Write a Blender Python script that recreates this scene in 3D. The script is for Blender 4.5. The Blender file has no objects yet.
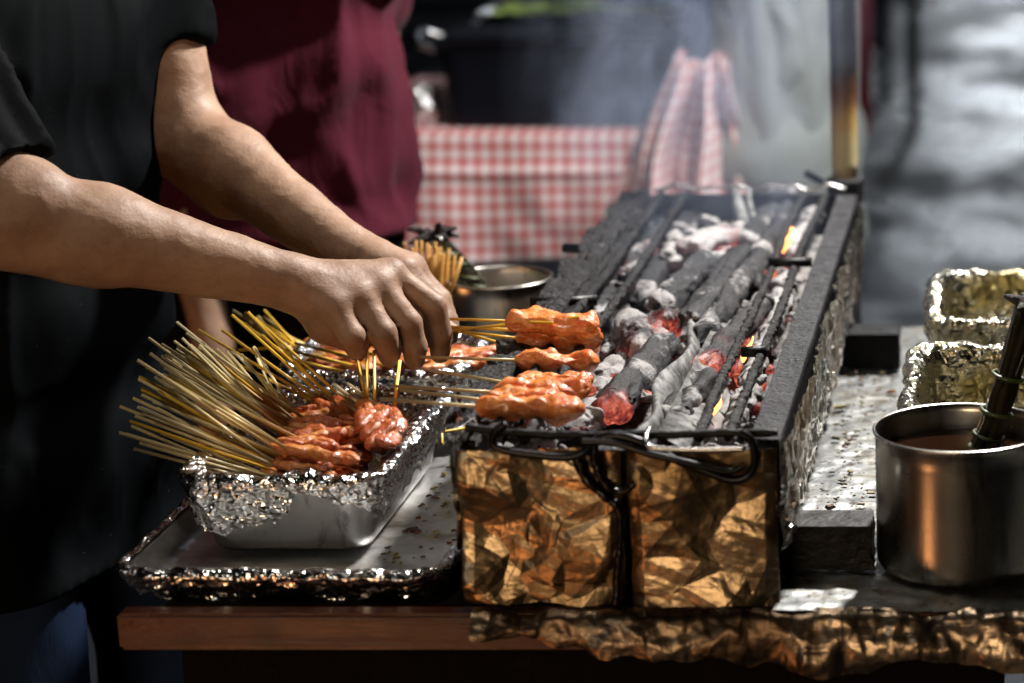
import bpy, math, random
import numpy as np
from mathutils import Vector, Matrix
random.seed(7); rng = np.random.default_rng(11)
R = math.radians
S = bpy.context.scene
COL = S.collection

# ------------------------------------------------------------------ camera
F_PX, PPX, PPY = 85/36*1024, 1008.0, 341.5
PITCH, CAMZ = R(14.42), 1.61
CP, SP = math.cos(PITCH), math.sin(PITCH)
cam_d = bpy.data.cameras.new('camera'); cam = bpy.data.objects.new('camera', cam_d); COL.objects.link(cam)
cam.location = (0, 0, CAMZ); cam.rotation_euler = (R(90)-PITCH, 0, 0)
cam_d.lens = 85; cam_d.sensor_width = 36; cam_d.shift_x = -(PPX-512)/1024
cam_d.clip_end = 200; cam_d.clip_start = .05
cam_d.dof.use_dof = True; cam_d.dof.focus_distance = 2.52; cam_d.dof.aperture_fstop = 3.4
S.camera = cam

def at(px, py, Y=None, z=None):
    cx = (px-PPX)/F_PX; cy = -(py-PPY)/F_PX
    d = Vector((cx, CP+cy*SP, -SP+cy*CP))
    t = Y/d.y if Y is not None else (z-CAMZ)/d.z
    return Vector((0, 0, CAMZ)) + d*t

# ------------------------------------------------------------------ noise in numpy
def _hash(i, j, k, s):
    h = (i*374761393 + j*668265263 + k*2147483647 + s*1274126177) & 0xffffffff
    h = ((h ^ (h >> 13))*1274126177) & 0xffffffff
    h = ((h ^ (h >> 16))*2246822519) & 0xffffffff
    return ((h ^ (h >> 15)) & 0xffff)/65535.0
def vnoise(P, freq=1.0, seed=0):
    P = np.asarray(P, float)*freq; b = np.floor(P).astype(np.int64); f = P-b; f = f*f*f*(f*(f*6-15)+10)
    o = 0
    for dx in (0, 1):
        for dy in (0, 1):
            for dz in (0, 1):
                w = (f[:, 0] if dx else 1-f[:, 0])*(f[:, 1] if dy else 1-f[:, 1])*(f[:, 2] if dz else 1-f[:, 2])
                o = o + w*_hash(b[:, 0]+dx, b[:, 1]+dy, b[:, 2]+dz, seed)
    return o*2-1
def fbm(P, freq, seed=0, oct=4, g=.5):
    a, o = 1.0, 0
    for i in range(oct): o = o + a*vnoise(P, freq*2**i, seed+i*17); a *= g
    return o
def crumple(P, freq, seed=0, n=5):
    """creased flat facets: lower envelope of tilted pyramids round scattered points, at two sizes"""
    P = np.asarray(P, float); out = 0; a = 1.0
    for lev in range(2):
        q = P*freq+seed*1.37+lev*5.1; b = np.floor(q).astype(np.int64); best = np.full(len(q), 9.)
        for dx in (-1, 0, 1):
            for dy in (-1, 0, 1):
                for dz in (-1, 0, 1):
                    ci = (b[:, 0]+dx, b[:, 1]+dy, b[:, 2]+dz); H = [_hash(*ci, seed+lev*31+k) for k in range(8)]
                    d = q-np.stack([ci[k]+H[k] for k in range(3)], 1)
                    th, ph = H[3]*6.28, H[4]*3.14; A = np.stack([np.cos(th)*np.sin(ph), np.sin(th)*np.sin(ph), np.cos(ph)], 1)
                    B = np.stack([-np.sin(th), np.cos(th), 0*th], 1); C = np.cross(A, B)
                    v = .55*H[5]+np.abs((d*A).sum(1))*(.5+.5*H[6])+np.abs((d*B).sum(1))*(.4+.6*H[7])+np.abs((d*C).sum(1))*.7
                    best = np.minimum(best, v)
        out = out + a*(best-.95)*(1 if lev == 0 else -1); a *= .45; freq *= 2.2
    return out

# ------------------------------------------------------------------ meshes
def new_mesh(name, V, Fc, smooth=True, uv=None):
    V = np.asarray(V, np.float32); me = bpy.data.meshes.new(name)
    if isinstance(Fc, np.ndarray):
        n, m = Fc.shape
        me.vertices.add(len(V)); me.vertices.foreach_set('co', V.ravel())
        me.loops.add(n*m); me.loops.foreach_set('vertex_index', Fc.ravel().astype(np.int32))
        me.polygons.add(n); me.polygons.foreach_set('loop_start', np.arange(0, n*m, m, dtype=np.int32))
        me.polygons.foreach_set('loop_total', np.full(n, m, np.int32)); me.update(calc_edges=True)
    else:
        me.from_pydata([tuple(map(float, v)) for v in V], [], [list(map(int, f)) for f in Fc])
    me.validate()
    if smooth: me.polygons.foreach_set('use_smooth', [True]*len(me.polygons))
    if uv is not None:
        l = me.uv_layers.new(name='UVMap'); idx = np.zeros(len(me.loops), np.int32); me.loops.foreach_get('vertex_index', idx)
        l.data.foreach_set('uv', np.asarray(uv, np.float32)[idx].ravel())
    return me
def link(name, me, mat, parent=None, **k):
    o = bpy.data.objects.new(name, me); COL.objects.link(o)
    if mat is not None and me is not None and not me.materials: me.materials.append(mat)
    if parent is not None: o.parent = parent
    for a, v in k.items(): o[a] = v
    return o
def thing(name, label, cat, group=None, loc=(0, 0, 0)):
    o = bpy.data.objects.new(name, None); o.empty_display_size = .03; COL.objects.link(o)
    o.location = loc; o['label'] = label; o['category'] = cat
    if group: o['group'] = group
    return o
def tag(o, label, cat, group=None):
    o['label'] = label; o['category'] = cat
    if group: o['group'] = group
    return o
def addattr(me, name, vals):
    a = me.attributes.new(name, 'FLOAT', 'POINT'); a.data.foreach_set('value', np.asarray(vals, np.float32))
def grid_faces(nu, nv, wrapu=False):
    i = np.arange(nu if wrapu else nu-1); j = np.arange(nv-1)
    I, J = np.meshgrid(i, j, indexing='ij'); I2 = (I+1) % nu
    return np.stack([I*nv+J, I2*nv+J, I2*nv+J+1, I*nv+J+1], -1).reshape(-1, 4)
def vnormals(V, Q):
    n = np.zeros_like(V); a = V[Q[:, 2]]-V[Q[:, 0]]; b = V[Q[:, 3]]-V[Q[:, 1]]; c = np.cross(a, b)
    for k in range(4): np.add.at(n, Q[:, k], c)
    return n/(np.linalg.norm(n, axis=1, keepdims=True)+1e-12)
def box(name, x0, x1, y0, y1, z0, z1, mat, parent=None, bevel=.002, rough=0, seed=0):
    """bevelled box with densely cut, slightly uneven faces"""
    import bmesh
    bm = bmesh.new(); bmesh.ops.create_cube(bm, size=1)
    for v in bm.verts: v.co = Vector((x0+(v.co.x+.5)*(x1-x0), y0+(v.co.y+.5)*(y1-y0), z0+(v.co.z+.5)*(z1-z0)))
    if rough:
        bmesh.ops.subdivide_edges(bm, edges=bm.edges[:], cuts=10, use_grid_fill=True)
        P = np.array([v.co[:] for v in bm.verts]); d = fbm(P, 40, seed, 3)*rough
        c = Vector(((x0+x1)/2, (y0+y1)/2, (z0+z1)/2))
        for v, q in zip(bm.verts, d): v.co += (v.co-c).normalized()*float(q)
    elif bevel: bmesh.ops.bevel(bm, geom=bm.edges[:], offset=bevel, segments=2, affect='EDGES')
    me = bpy.data.meshes.new(name); bm.to_mesh(me); bm.free()
    return link(name, me, mat, parent)
def tube_data(pts, rad, n=10, caps=True):
    P = np.array([tuple(p) for p in pts], float); m = len(P); rad = np.broadcast_to(np.asarray(rad, float), (m,))
    T = np.gradient(P, axis=0); T /= np.linalg.norm(T, axis=1, keepdims=True)+1e-12
    up = np.array([0, 0, 1.]) if abs(T[0, 2]) < .9 else np.array([0, 1., 0]); V = []
    A = np.cross(T[0], up); A /= np.linalg.norm(A)
    for i in range(m):
        A = A-T[i]*(A@T[i]); A /= np.linalg.norm(A); B = np.cross(T[i], A)
        th = np.arange(n)*2*math.pi/n
        V.append(P[i]+rad[i]*(np.cos(th)[:, None]*A+np.sin(th)[:, None]*B))
    V = np.concatenate(V); Fc = []
    for i in range(m-1):
        for j in range(n):
            Fc.append((i*n+j, i*n+(j+1) % n, (i+1)*n+(j+1) % n, (i+1)*n+j))
    if caps: Fc.append(tuple(range(n))[::-1]); Fc.append(tuple((m-1)*n+j for j in range(n)))
    return V, Fc
def tube(name, pts, rad, mat, parent=None, n=10, jig=0, jf=80, seed=0):
    V, Fc = tube_data(pts, rad, n)
    if jig:
        C = np.repeat(np.array([tuple(p) for p in pts]), n, 0); D = V-C; D /= np.linalg.norm(D, axis=1, keepdims=True)+1e-9
        V = V + D*(fbm(V, jf, seed, 3)*jig)[:, None]
    return link(name, new_mesh(name, V, Fc), mat, parent)
def spline(pts, n=60):
    P = np.array([tuple(p) for p in pts], float); k = len(P); Q = np.vstack([2*P[0]-P[1], P, 2*P[-1]-P[-2]]); out = []
    for u in np.linspace(0, k-1-1e-6, n):
        i = int(u); t = u-i; a, b, c, d = Q[i:i+4]
        out.append(.5*((2*b)+(-a+c)*t+(2*a-5*b+4*c-d)*t*t+(-a+3*b-3*c+d)*t**3))
    return np.array(out)
def merge(parts):
    V, Fc, o = [], [], 0
    for v, f in parts:
        V.append(v); Fc += [tuple(x+o for x in q) for q in f]; o += len(v)
    return np.concatenate(V), Fc

# signed distance shapes and a surface-net mesher
class Field:
    def __init__(s, xs, ys, zs):
        s.x, s.y, s.z = [np.asarray(a, np.float32) for a in (xs, ys, zs)]
        s.F = np.full((len(xs), len(ys), len(zs)), 1.0, np.float32)
    def add(s, a, b, r1, r2=None, k=.02, flat=None, sub=False):
        a = np.array(tuple(a), np.float32); b = np.array(tuple(b), np.float32); r2 = r1 if r2 is None else r2; pad = max(r1, r2)+k+.03
        sl = []
        for q, ax in enumerate((s.x, s.y, s.z)):
            lo, hi = min(a[q], b[q])-pad, max(a[q], b[q])+pad
            i0, i1 = np.searchsorted(ax, lo), np.searchsorted(ax, hi)
            if i1 <= i0: return
            sl.append(slice(i0, i1))
        X = s.x[sl[0]][:, None, None]; Y = s.y[sl[1]][None, :, None]; Z = s.z[sl[2]][None, None, :]
        ba = b-a; L = float(ba@ba)+1e-9
        t = np.clip(((X-a[0])*ba[0]+(Y-a[1])*ba[1]+(Z-a[2])*ba[2])/L, 0, 1)
        dx, dy, dz = X-a[0]-t*ba[0], Y-a[1]-t*ba[1], Z-a[2]-t*ba[2]
        if flat is not None:                       # squash along a direction
            fd = np.array(flat[0]); q = flat[1]; c = dx*fd[0]+dy*fd[1]+dz*fd[2]
            dx, dy, dz = dx+c*(q-1)*fd[0], dy+c*(q-1)*fd[1], dz+c*(q-1)*fd[2]
        D = np.sqrt(dx*dx+dy*dy+dz*dz)-(r1+t*(r2-r1))
        G = s.F[tuple(sl)]
        if sub:
            s.F[tuple(sl)] = np.maximum(G, -D); return
        h = np.clip(.5+.5*(G-D)/k, 0, 1)
        s.F[tuple(sl)] = G*(1-h)+D*h-k*h*(1-h)
    def cut(s, p, n):                              # keep the side opposite to n
        p, n = np.array(tuple(p)), np.array(tuple(n)); n = n/np.linalg.norm(n)
        D = (s.x[:, None, None]-p[0])*n[0]+(s.y[None, :, None]-p[1])*n[1]+(s.z[None, None, :]-p[2])*n[2]
        s.F = np.maximum(s.F, D.astype(np.float32))
    def mesh(s):
        F = s.F; F[0] = F[-1] = 1; F[:, 0] = F[:, -1] = 1; F[:, :, 0] = F[:, :, -1] = 1
        I = F < 0
        c = I[:-1, :-1, :-1].astype(np.int8)
        cnt = sum(I[a:a+I.shape[0]-1, b:b+I.shape[1]-1, d:d+I.shape[2]-1].astype(np.int8) for a in (0, 1) for b in (0, 1) for d in (0, 1))
        ac = np.argwhere((cnt > 0) & (cnt < 8)); ids = np.full(cnt.shape, -1, np.int32); ids[tuple(ac.T)] = np.arange(len(ac))
        crn = np.array([(a, b, d) for a in (0, 1) for b in (0, 1) for d in (0, 1)])
        val = np.stack([F[tuple((ac+q).T)] for q in crn], 1)
        pos = np.stack([np.stack([s.x[ac[:, 0]+q[0]], s.y[ac[:, 1]+q[1]], s.z[ac[:, 2]+q[2]]], 1) for q in crn], 1)
        acc = np.zeros((len(ac), 3)); w = np.zeros(len(ac))
        for p in range(8):
            for q in range(p+1, 8):
                if np.abs(crn[p]-crn[q]).sum() != 1: continue
                m = (val[:, p] < 0) != (val[:, q] < 0); t = val[m, p]/(val[m, p]-val[m, q])
                acc[m] += pos[m, p]+t[:, None]*(pos[m, q]-pos[m, p]); w[m] += 1
        V = acc/w[:, None]; Q = []
        for ax in range(3):
            s0 = [slice(None)]*3; s1 = [slice(None)]*3; s0[ax] = slice(0, -1); s1[ax] = slice(1, None)
            A, B = I[tuple(s0)], I[tuple(s1)]; e = np.argwhere(A != B); fl = A[tuple(e.T)]
            u, v = [(1, 2), (2, 0), (0, 1)][ax]; du = np.zeros(3, int); dv = np.zeros(3, int); du[u] = 1; dv[v] = 1
            q = np.stack([ids[tuple((e-du-dv).T)], ids[tuple((e-dv).T)], ids[tuple(e.T)], ids[tuple((e-du).T)]], 1)
            q[~fl] = q[~fl][:, ::-1]; Q.append(q)
        Q = np.concatenate(Q); return V, Q[(Q >= 0).all(1)]
def smooth_v(V, Q, it=2):
    for _ in range(it):
        a = np.zeros_like(V); n = np.zeros(len(V))
        for k in range(4):
            for d in (1, 3): np.add.at(a, Q[:, k], V[Q[:, (k+d) % 4]]); np.add.at(n, Q[:, k], 1)
        V = V*.4+.6*a/n[:, None]
    return V
def axis(lo, hi, coarse, fine=None, flo=0, fhi=0):
    if fine is None: return np.arange(lo, hi, coarse)
    return np.concatenate([np.arange(lo, flo, coarse), np.arange(flo, fhi, fine), np.arange(fhi, hi, coarse)])

# ------------------------------------------------------------------ materials
class M:
    def __init__(s, name):
        s.m = bpy.data.materials.new(name); s.m.use_nodes = True; s.t = s.m.node_tree; s.N = s.t.nodes; s.L = s.t.links
        s.b = s.N['Principled BSDF']; s.co = s.N.new('ShaderNodeTexCoord').outputs['Object']
    def n(s, typ, inp={}, **k):
        x = s.N.new('ShaderNode'+typ)
        for a, v in k.items(): setattr(x, a, v)
        for a, v in inp.items(): s.set(x.inputs[a], v)
        return x
    def set(s, sock, v):
        if isinstance(v, bpy.types.NodeSocket): s.L.new(v, sock)
        elif isinstance(v, tuple) and len(v) == 3 and sock.type == 'RGBA': sock.default_value = (*v, 1)
        else: sock.default_value = v
    def noise(s, scale, detail=4, rough=.55, vec=None, dist=0):
        return s.n('TexNoise', {'Vector': vec or s.co, 'Scale': scale, 'Detail': detail, 'Roughness': rough, 'Distortion': dist}).outputs['Fac']
    def vor(s, scale, vec=None, feature='F1', metric='EUCLIDEAN', out='Distance', rnd=1):
        return s.n('TexVoronoi', {'Vector': vec or s.co, 'Scale': scale, 'Randomness': rnd}, feature=feature, distance=metric).outputs[out]
    def mp(s, sc=(1, 1, 1), vec=None, rot=(0, 0, 0)):
        return s.n('Mapping', {'Vector': vec or s.co, 'Scale': sc, 'Rotation': rot}).outputs[0]
    def ramp(s, fac, stops, interp='LINEAR'):
        r = s.n('ValToRGB', {'Fac': fac}); e = r.color_ramp; e.interpolation = interp
        while len(e.elements) < len(stops): e.elements.new(.5)
        for q, (p, c) in zip(e.elements, stops):
            q.position = p; q.color = (*c, 1) if isinstance(c, tuple) else (c, c, c, 1)
        return r.outputs['Color']
    def mix(s, f, a, b, mode='MIX'):
        x = s.n('Mix', {}, data_type='RGBA', blend_type=mode); s.set(x.inputs[0], f); s.set(x.inputs[6], a); s.set(x.inputs[7], b); return x.outputs[2]
    def math(s, op, a, b=0., c=0.):
        x = s.n('Math', {}, operation=op); s.set(x.inputs[0], a); s.set(x.inputs[1], b); s.set(x.inputs[2], c); return x.outputs[0]
    def bump(s, h, st=.5, dist=.002, nrm=None):
        i = {'Height': h, 'Strength': st, 'Distance': dist}
        if nrm is not None: i['Normal'] = nrm
        return s.n('Bump', i).outputs[0]
    def attr(s, name): return s.n('Attribute', {}, attribute_name=name).outputs['Fac']
    def p(s, **k):
        nm = dict(col='Base Color', rough='Roughness', metal='Metallic', nrm='Normal', sss='Subsurface Weight', coat='Coat Weight', spec='Specular IOR Level',
                  em='Emission Color', es='Emission Strength', sheen='Sheen Weight', crough='Coat Roughness', trans='Transmission Weight', aniso='Anisotropic')
        for a, v in k.items(): s.set(s.b.inputs[nm[a]], v)
        return s.m

def foil_mat(name, tint=(.86, .86, .87), rough=.2, sc=1.0, stain=None, amt=.5, bst=.55):
    m = M(name)
    w = m.n('VectorMath', {0: m.co, 1: m.n('VectorMath', {0: m.n('TexNoise', {'Vector': m.co, 'Scale': 30*sc, 'Detail': 2}).outputs['Color'], 'Scale': .02/sc}, operation='SCALE').outputs[0]}, operation='ADD').outputs[0]
    h = m.math('ADD', m.vor(55*sc, w, metric='MANHATTAN'), m.math('MULTIPLY', m.vor(130*sc, w, metric='MANHATTAN'), .4))
    nr = m.bump(h, bst, .008/sc)
    col = tint; rg = m.math('MULTIPLY_ADD', m.noise(25), .18, rough-.08); mt = 1.0
    if stain:
        f = m.ramp(m.noise(9*sc, 6, .65, dist=.6), [(.5-.25*amt, 0.), (.78-.3*amt, 1.)])
        col = m.mix(f, tint, stain); rg = m.math('MULTIPLY_ADD', f, .12, rg); 
    return m.p(col=col, rough=rg, metal=mt, nrm=nr)
def steel_mat(name, col=(.55, .54, .52), rough=.24, brush=(4, 4, 220)):
    m = M(name); b = m.noise(3, 5, .7, m.mp(brush)); g = m.noise(14, 5, .6)
    dr = m.ramp(m.noise(2.2, 6, .7, m.mp((16, 16, 2.5)), .5), [(.56, 0.), (.66, .8)])
    return m.p(col=m.mix(dr, m.mix(m.ramp(g, [(.35, 0.), (.75, .55)]), col, tuple(c*.55 for c in col)), tuple(c*.3 for c in col)), metal=1., rough=m.math('MULTIPLY_ADD', g, .25, rough-.1), nrm=m.bump(b, .12, .001))
def cloth_mat(name, col, col2=None, sc=900, rough=.9, sheen=.3, wrinkle=.4):
    m = M(name); g = m.noise(6, 4); c = m.mix(g, col, col2 or tuple(q*.7 for q in col))
    w = m.bump(m.noise(sc, 2), .25, .0006); w = m.bump(m.noise(14, 4, .6, m.mp((1.6, 1.6, .5)), .7), wrinkle, .015, w)
    return m.p(col=c, rough=rough, sheen=sheen, nrm=w, spec=.08)
MT = {}
MT['foil'] = foil_mat('aluminium_foil', rough=.17)
MT['foil_pan'] = foil_mat('crinkled_foil', rough=.16, sc=1.3)
MT['foil_gold'] = foil_mat('warm_tinted_foil', (.47, .36, .23), .27, .4, (.2, .13, .065), .45, .1)  # golden tint holds part of the warm lamplight, brown stains mixed in
MT['foil_edge'] = foil_mat('browned_foil', (.36, .28, .2), .26, .5, (.12, .08, .05), .7, .12)
MT['foil_side'] = foil_mat('silver_smoked_foil', (.85, .84, .8), .25, .6, (.4, .3, .2), .35)
MT['foil_oily'] = foil_mat('oily_foil', (.72, .7, .62), .18, .8, (.36, .3, .14), .5)
MT['steel'] = steel_mat('brushed_steel')
MT['steel_pan'] = steel_mat('dull_steel', (.6, .6, .6), .3, (4, 4, 40))
MT['steel_pot'] = steel_mat('pot_steel', (.36, .34, .31), .23)
# greasy tray steel
m = M('greasy_tray_steel'); g = m.noise(7, 6, .7, dist=.8); g2 = m.noise(30, 6, .7)
MT['tray'] = m.p(col=m.mix(m.ramp(g, [(.46, 0.), (.66, .85)]), (.72, .72, .71), (.17, .12, .07)), metal=.95, rough=m.math('MULTIPLY_ADD', g2, .5, .15), nrm=m.bump(m.math('ADD', m.vor(14, metric='MANHATTAN'), m.math('MULTIPLY', g2, .25)), .35, .008))
# dirty foil table sheet
m = M('dirty_table_foil'); w = m.vor(26, metric='MANHATTAN'); g = m.noise(9, 8, .75, dist=1.2); gg = m.noise(60, 5, .7)
c = m.mix(m.ramp(g, [(.5, 0.), (.66, .8)]), (.27, .28, .28), (.11, .085, .035)); c = m.mix(m.ramp(gg, [(.57, 0.), (.63, 1.)]), c, (.05, .035, .02))
MT['table_foil'] = m.p(col=c, metal=m.math('SUBTRACT', 1., m.ramp(gg, [(.58, 0.), (.66, 1.)])), rough=m.math('MULTIPLY_ADD', g, .5, .2), nrm=m.bump(m.math('ADD', w, m.math('MULTIPLY', m.noise(90, 4), .5)), .25, .006))
# wood
def wood(name, a, b, rough=.4, sc=(3, 30, 30)):
    m = M(name); g = m.noise(2.5, 8, .65, m.mp(sc), 1.2); d = m.noise(18, 5, .7)
    c = m.mix(g, a, b); c = m.mix(m.ramp(d, [(.55, 0.), (.75, .7)]), c, (.015, .01, .008))
    return m.p(col=c, spec=.5 if rough < .5 else .06, rough=m.math('MULTIPLY_ADD', d, .4, rough-.15), nrm=m.bump(m.math('ADD', g, m.math('MULTIPLY', d, .5)), .5, .003))
MT['wood'] = wood('red_brown_wood', (.095, .022, .009), (.035, .009, .004), .28)
MT['dark_wood'] = wood('sooty_planks', (.006, .004, .003), (.003, .002, .002), .75, (25, 25, 2))
# bamboo
def bamboo(name, a, b):
    m = M(name); r = m.n('ObjectInfo').outputs['Random']; g = m.noise(4, 4, .6, m.mp((6, 300, 300)))
    return m.p(col=m.mix(m.math('ADD', m.math('MULTIPLY', r, .6), m.math('MULTIPLY', g, .5)), a, b), rough=.42, nrm=m.bump(g, .3, .0004), coat=.25, crough=.3)
MT['bamboo'] = bamboo('pale_bamboo', (.9, .78, .48), (.74, .56, .24))
MT['bamboo_y'] = bamboo('yellow_bamboo', (.9, .55, .04), (.82, .5, .07))
MT['bamboo_o'] = bamboo('stained_bamboo', (.62, .33, .07), (.4, .2, .05))
# meat
def meat(name, a, b, spice, wet=.8, rough=.22):
    m = M(name); g = m.noise(60, 5, .6, dist=.5); s = m.vor(420); s2 = m.noise(260, 3)
    c = m.mix(m.ramp(g, [(.35, 0.), (.7, 1.)]), a, b); c = m.mix(m.ramp(s, [(.1, 1.), (.2, 0.)]), c, spice)
    return m.p(col=c, rough=m.math('MULTIPLY_ADD', s2, .3, rough-.1), sss=.2, coat=wet*.55, crough=.16, nrm=m.bump(m.math('ADD', m.math('MULTIPLY', g, .5), m.math('ADD', m.math('MULTIPLY', s2, .35), m.math('MULTIPLY', m.noise(240, 5, .65, m.mp((.22, 1, 1))), .5))), .9, .003))
MT['meat_raw'] = meat('marinated_meat', (.48, .11, .03), (.66, .28, .08), (.9, .6, .22))
MT['meat_red'] = meat('red_raw_meat', (.34, .06, .02), (.5, .15, .045), (.6, .28, .07))
MT['meat_grill'] = meat('half_cooked_meat', (.66, .13, .03), (.86, .36, .09), (.95, .6, .2), 1., .24)
for k in ('meat_raw', 'meat_red', 'meat_grill'): MT[k].node_tree.nodes['Principled BSDF'].inputs['Subsurface Radius'].default_value = (.012, .004, .002); MT[k].node_tree.nodes['Principled BSDF'].inputs['Subsurface Scale'].default_value = 1
# skin
def skin(name, a, b):
    m = M(name); g = m.noise(28, 5, .6); f = m.noise(420, 3); v = m.vor(260)
    mo = m.noise(7, 4); x = m.p(col=m.mix(m.ramp(m.noise(160, 4, .7), [(.55, 0.), (.75, .35)]), m.mix(m.ramp(m.math('ADD', m.math('MULTIPLY', g, .5), m.math('MULTIPLY', mo, .5)), [(.38, 0.), (.62, 1.)]), a, b), tuple(q*.55 for q in b)), rough=m.math('MULTIPLY_ADD', f, .25, .42), sss=.06, nrm=m.bump(m.math('ADD', m.math('MULTIPLY', g, 1.5), m.math('ADD', m.math('MULTIPLY', v, .12), m.math('MULTIPLY', m.noise(95, 5, .7, m.mp((1, 1, 2.2))), .55))), .34, .003), spec=.35)
    m.b.inputs['Subsurface Radius'].default_value = (.012, .005, .003); m.b.inputs['Subsurface Scale'].default_value = 1
    return x
MT['skin'] = skin('tan_skin', (.34, .215, .145), (.23, .135, .09))
MT['hair'] = M('black_hair').p(col=(.012, .01, .009), rough=.45)
# clothes
m = M('black_cotton'); sp = m.vor(90); w = m.bump(m.noise(900, 2), .2, .0005)
MT['tshirt'] = m.p(col=m.mix(m.ramp(sp, [(.018, 1.), (.03, 0.)]), (.0018, .0026, .0034), (.35, .35, .35)), rough=.7, sheen=0., spec=.03, nrm=w)
MT['jeans'] = cloth_mat('blue_denim', (.018, .038, .095), (.002, .004, .01), 700, .85, .0, .1)
MT['maroon'] = cloth_mat('maroon_cotton', (.075, .009, .02), (.035, .004, .009), 500, .85, .03, .5)
MT['dark_cloth'] = cloth_mat('black_trousers', (.003, .003, .0035), None, 900, .9, 0)
MT['blue_shirt'] = cloth_mat('blue_grey_shirt', (.16, .18, .27), (.1, .12, .19))
MT['apron'] = cloth_mat('grey_green_apron', (.26, .28, .26), (.19, .21, .2), 500, .9, .1, .35)
m = M('red_gingham'); uv = m.N['Texture Coordinate'].outputs['UV']; sx = m.n('SeparateXYZ', {0: uv})
st = [m.math('LESS_THAN', m.math('FRACT', sx.outputs[i]), .47) for i in (0, 1)]
f = m.math('MULTIPLY', m.math('ADD', st[0], st[1]), .5)
MT['gingham'] = m.p(col=m.ramp(f, [(0., (.68, .65, .64)), (.5, (.55, .25, .24)), (1., (.4, .045, .05))]), rough=.85, nrm=m.bump(m.noise(500, 2), .3, .0008))
# metals of the grill
def crust(name, a, b, rough=.7, bs=.9, sc=1.0):
    m = M(name); g = m.noise(45*sc, 8, .7); h = m.noise(220*sc, 5, .7); v = m.vor(180*sc)
    c = m.mix(m.ramp(g, [(.38, 0.), (.66, 1.)]), a, b); c = m.mix(m.ramp(h, [(.6, 0.), (.68, .75)]), c, (.3, .29, .3))
    return m.p(col=c, rough=m.math('MULTIPLY_ADD', h, .5, rough-.3), metal=.1, spec=.25, nrm=m.bump(m.math('ADD', g, m.math('ADD', m.math('MULTIPLY', h, .6), m.math('MULTIPLY', v, .4))), bs, .006))
MT['rim'] = crust('sooty_steel_plate', (.04, .04, .045), (.012, .012, .014), .6, .9)
MT['crust'] = crust('burnt_crust', (.009, .009, .01), (.03, .028, .029), .5, 1.)
ir = M('black_iron'); g = ir.noise(60, 5); MT['iron'] = ir.p(col=(.005, .005, .0055), metal=.2, rough=ir.math('MULTIPLY_ADD', g, .4, .25), spec=.3, nrm=ir.bump(g, .6, .004))
MT['wire'] = M('black_wire').p(col=(.02, .02, .022), metal=.8, rough=.28)
MT['bright_wire'] = M('bright_wire').p(col=(.45, .45, .46), metal=1., rough=.25)
MT['black_box'] = M('black_enamel').p(col=(.006, .007, .011), rough=.45, spec=.15)
m = M('grill_strip'); g = m.noise(50, 6, .7)
MT['strip'] = m.p(col=m.mix(m.ramp(g, [(.4, 0.), (.6, 1.)]), (.2, .2, .195), (.035, .035, .035)), metal=.3, rough=.7, nrm=m.bump(g, .5, .003))
# charcoal: vertex attributes say where ash lies and where it burns
m = M('charcoal'); a = m.attr('ash'); gl = m.attr('glow'); g = m.noise(90, 8, .72); f = m.noise(30, 5, .6, m.mp((1, 1, 1))); cr = m.vor(85, feature='DISTANCE_TO_EDGE')
wood_g = m.noise(8, 6, .6, m.mp((4, 60, 60)))
am = m.ramp(m.math('ADD', a, m.math('MULTIPLY', m.math('SUBTRACT', g, .5), 1.1)), [(.38, 0.), (.62, 1.)])
c = m.mix(m.ramp(wood_g, [(.35, 0.), (.65, 1.)]), (.006, .006, .007), (.036, .036, .04)); c = m.mix(am, c, m.mix(f, (.42, .41, .41), (.2, .19, .19)))
gm = m.math('MULTIPLY', m.ramp(gl, [(.15, 0.), (.6, 1.)]), m.ramp(m.math('ADD', m.noise(75, 7, .72), m.math('MULTIPLY', gl, .16)), [(.44, 0.), (.78, 1.)]))
MT['coal'] = m.p(col=c, rough=.65, spec=.25, nrm=m.bump(m.math('ADD', g, m.math('ADD', wood_g, m.ramp(cr, [(0., 0.), (.05, .3)]))), .45, .004),
                 em=m.ramp(gm, [(0., (.5, .04, .04)), (.6, (.95, .16, .11)), (1., (1., .3, .12))]), es=m.math('MULTIPLY', m.math('POWER', gm, 1.3), .95))
m = M('ash'); g = m.noise(120, 8, .75); b2 = m.noise(35, 5)
MT['ash'] = m.p(col=m.mix(m.ramp(m.math('ADD', g, b2), [(.8, 0.), (1.2, 1.)]), (.03, .029, .03), (.26, .255, .25)), rough=.95, nrm=m.bump(m.math('ADD', g, b2), 1., .006),
                em=(1., .1, .03), es=m.ramp(m.noise(14, 4), [(.62, 0.), (.74, .6)]))
MT['flame'] = M('flame').p(col=(1., .4, .1), em=(1., .33, .07), es=5.)
m = M('scorched_bamboo_post'); z = m.n('SeparateXYZ', {0: m.co}).outputs[2]; n = m.noise(22, 6, .7)
f = m.ramp(m.math('ADD', z, m.math('MULTIPLY', m.math('SUBTRACT', n, .5), .05)), [(.045, (.5, .42, .22)), (.085, (.42, .26, .08)), (.12, (.12, .045, .015)), (.16, (.012, .008, .007))])
MT['post'] = m.p(col=f, rough=.4, nrm=m.bump(n, .4, .002))
m = M('green_stalk'); g = m.noise(40, 4); MT['stalk'] = m.p(col=m.mix(g, (.008, .009, .005), (.035, .025, .01)), rough=.2, coat=.6)
MT['tie'] = M('green_tie').p(col=(.05, .07, .015), rough=.4, coat=.3)
MT['char_head'] = crust('charred_bristles', (.01, .009, .008), (.03, .02, .015), .5, 1.)
MT['sauce'] = M('dark_sauce').p(col=(.02, .008, .004), rough=.06, coat=1.)
m = M('scraps'); r = m.vor(60, out='Color'); sx = m.n('SeparateColor', {0: r}).outputs[0]
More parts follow.
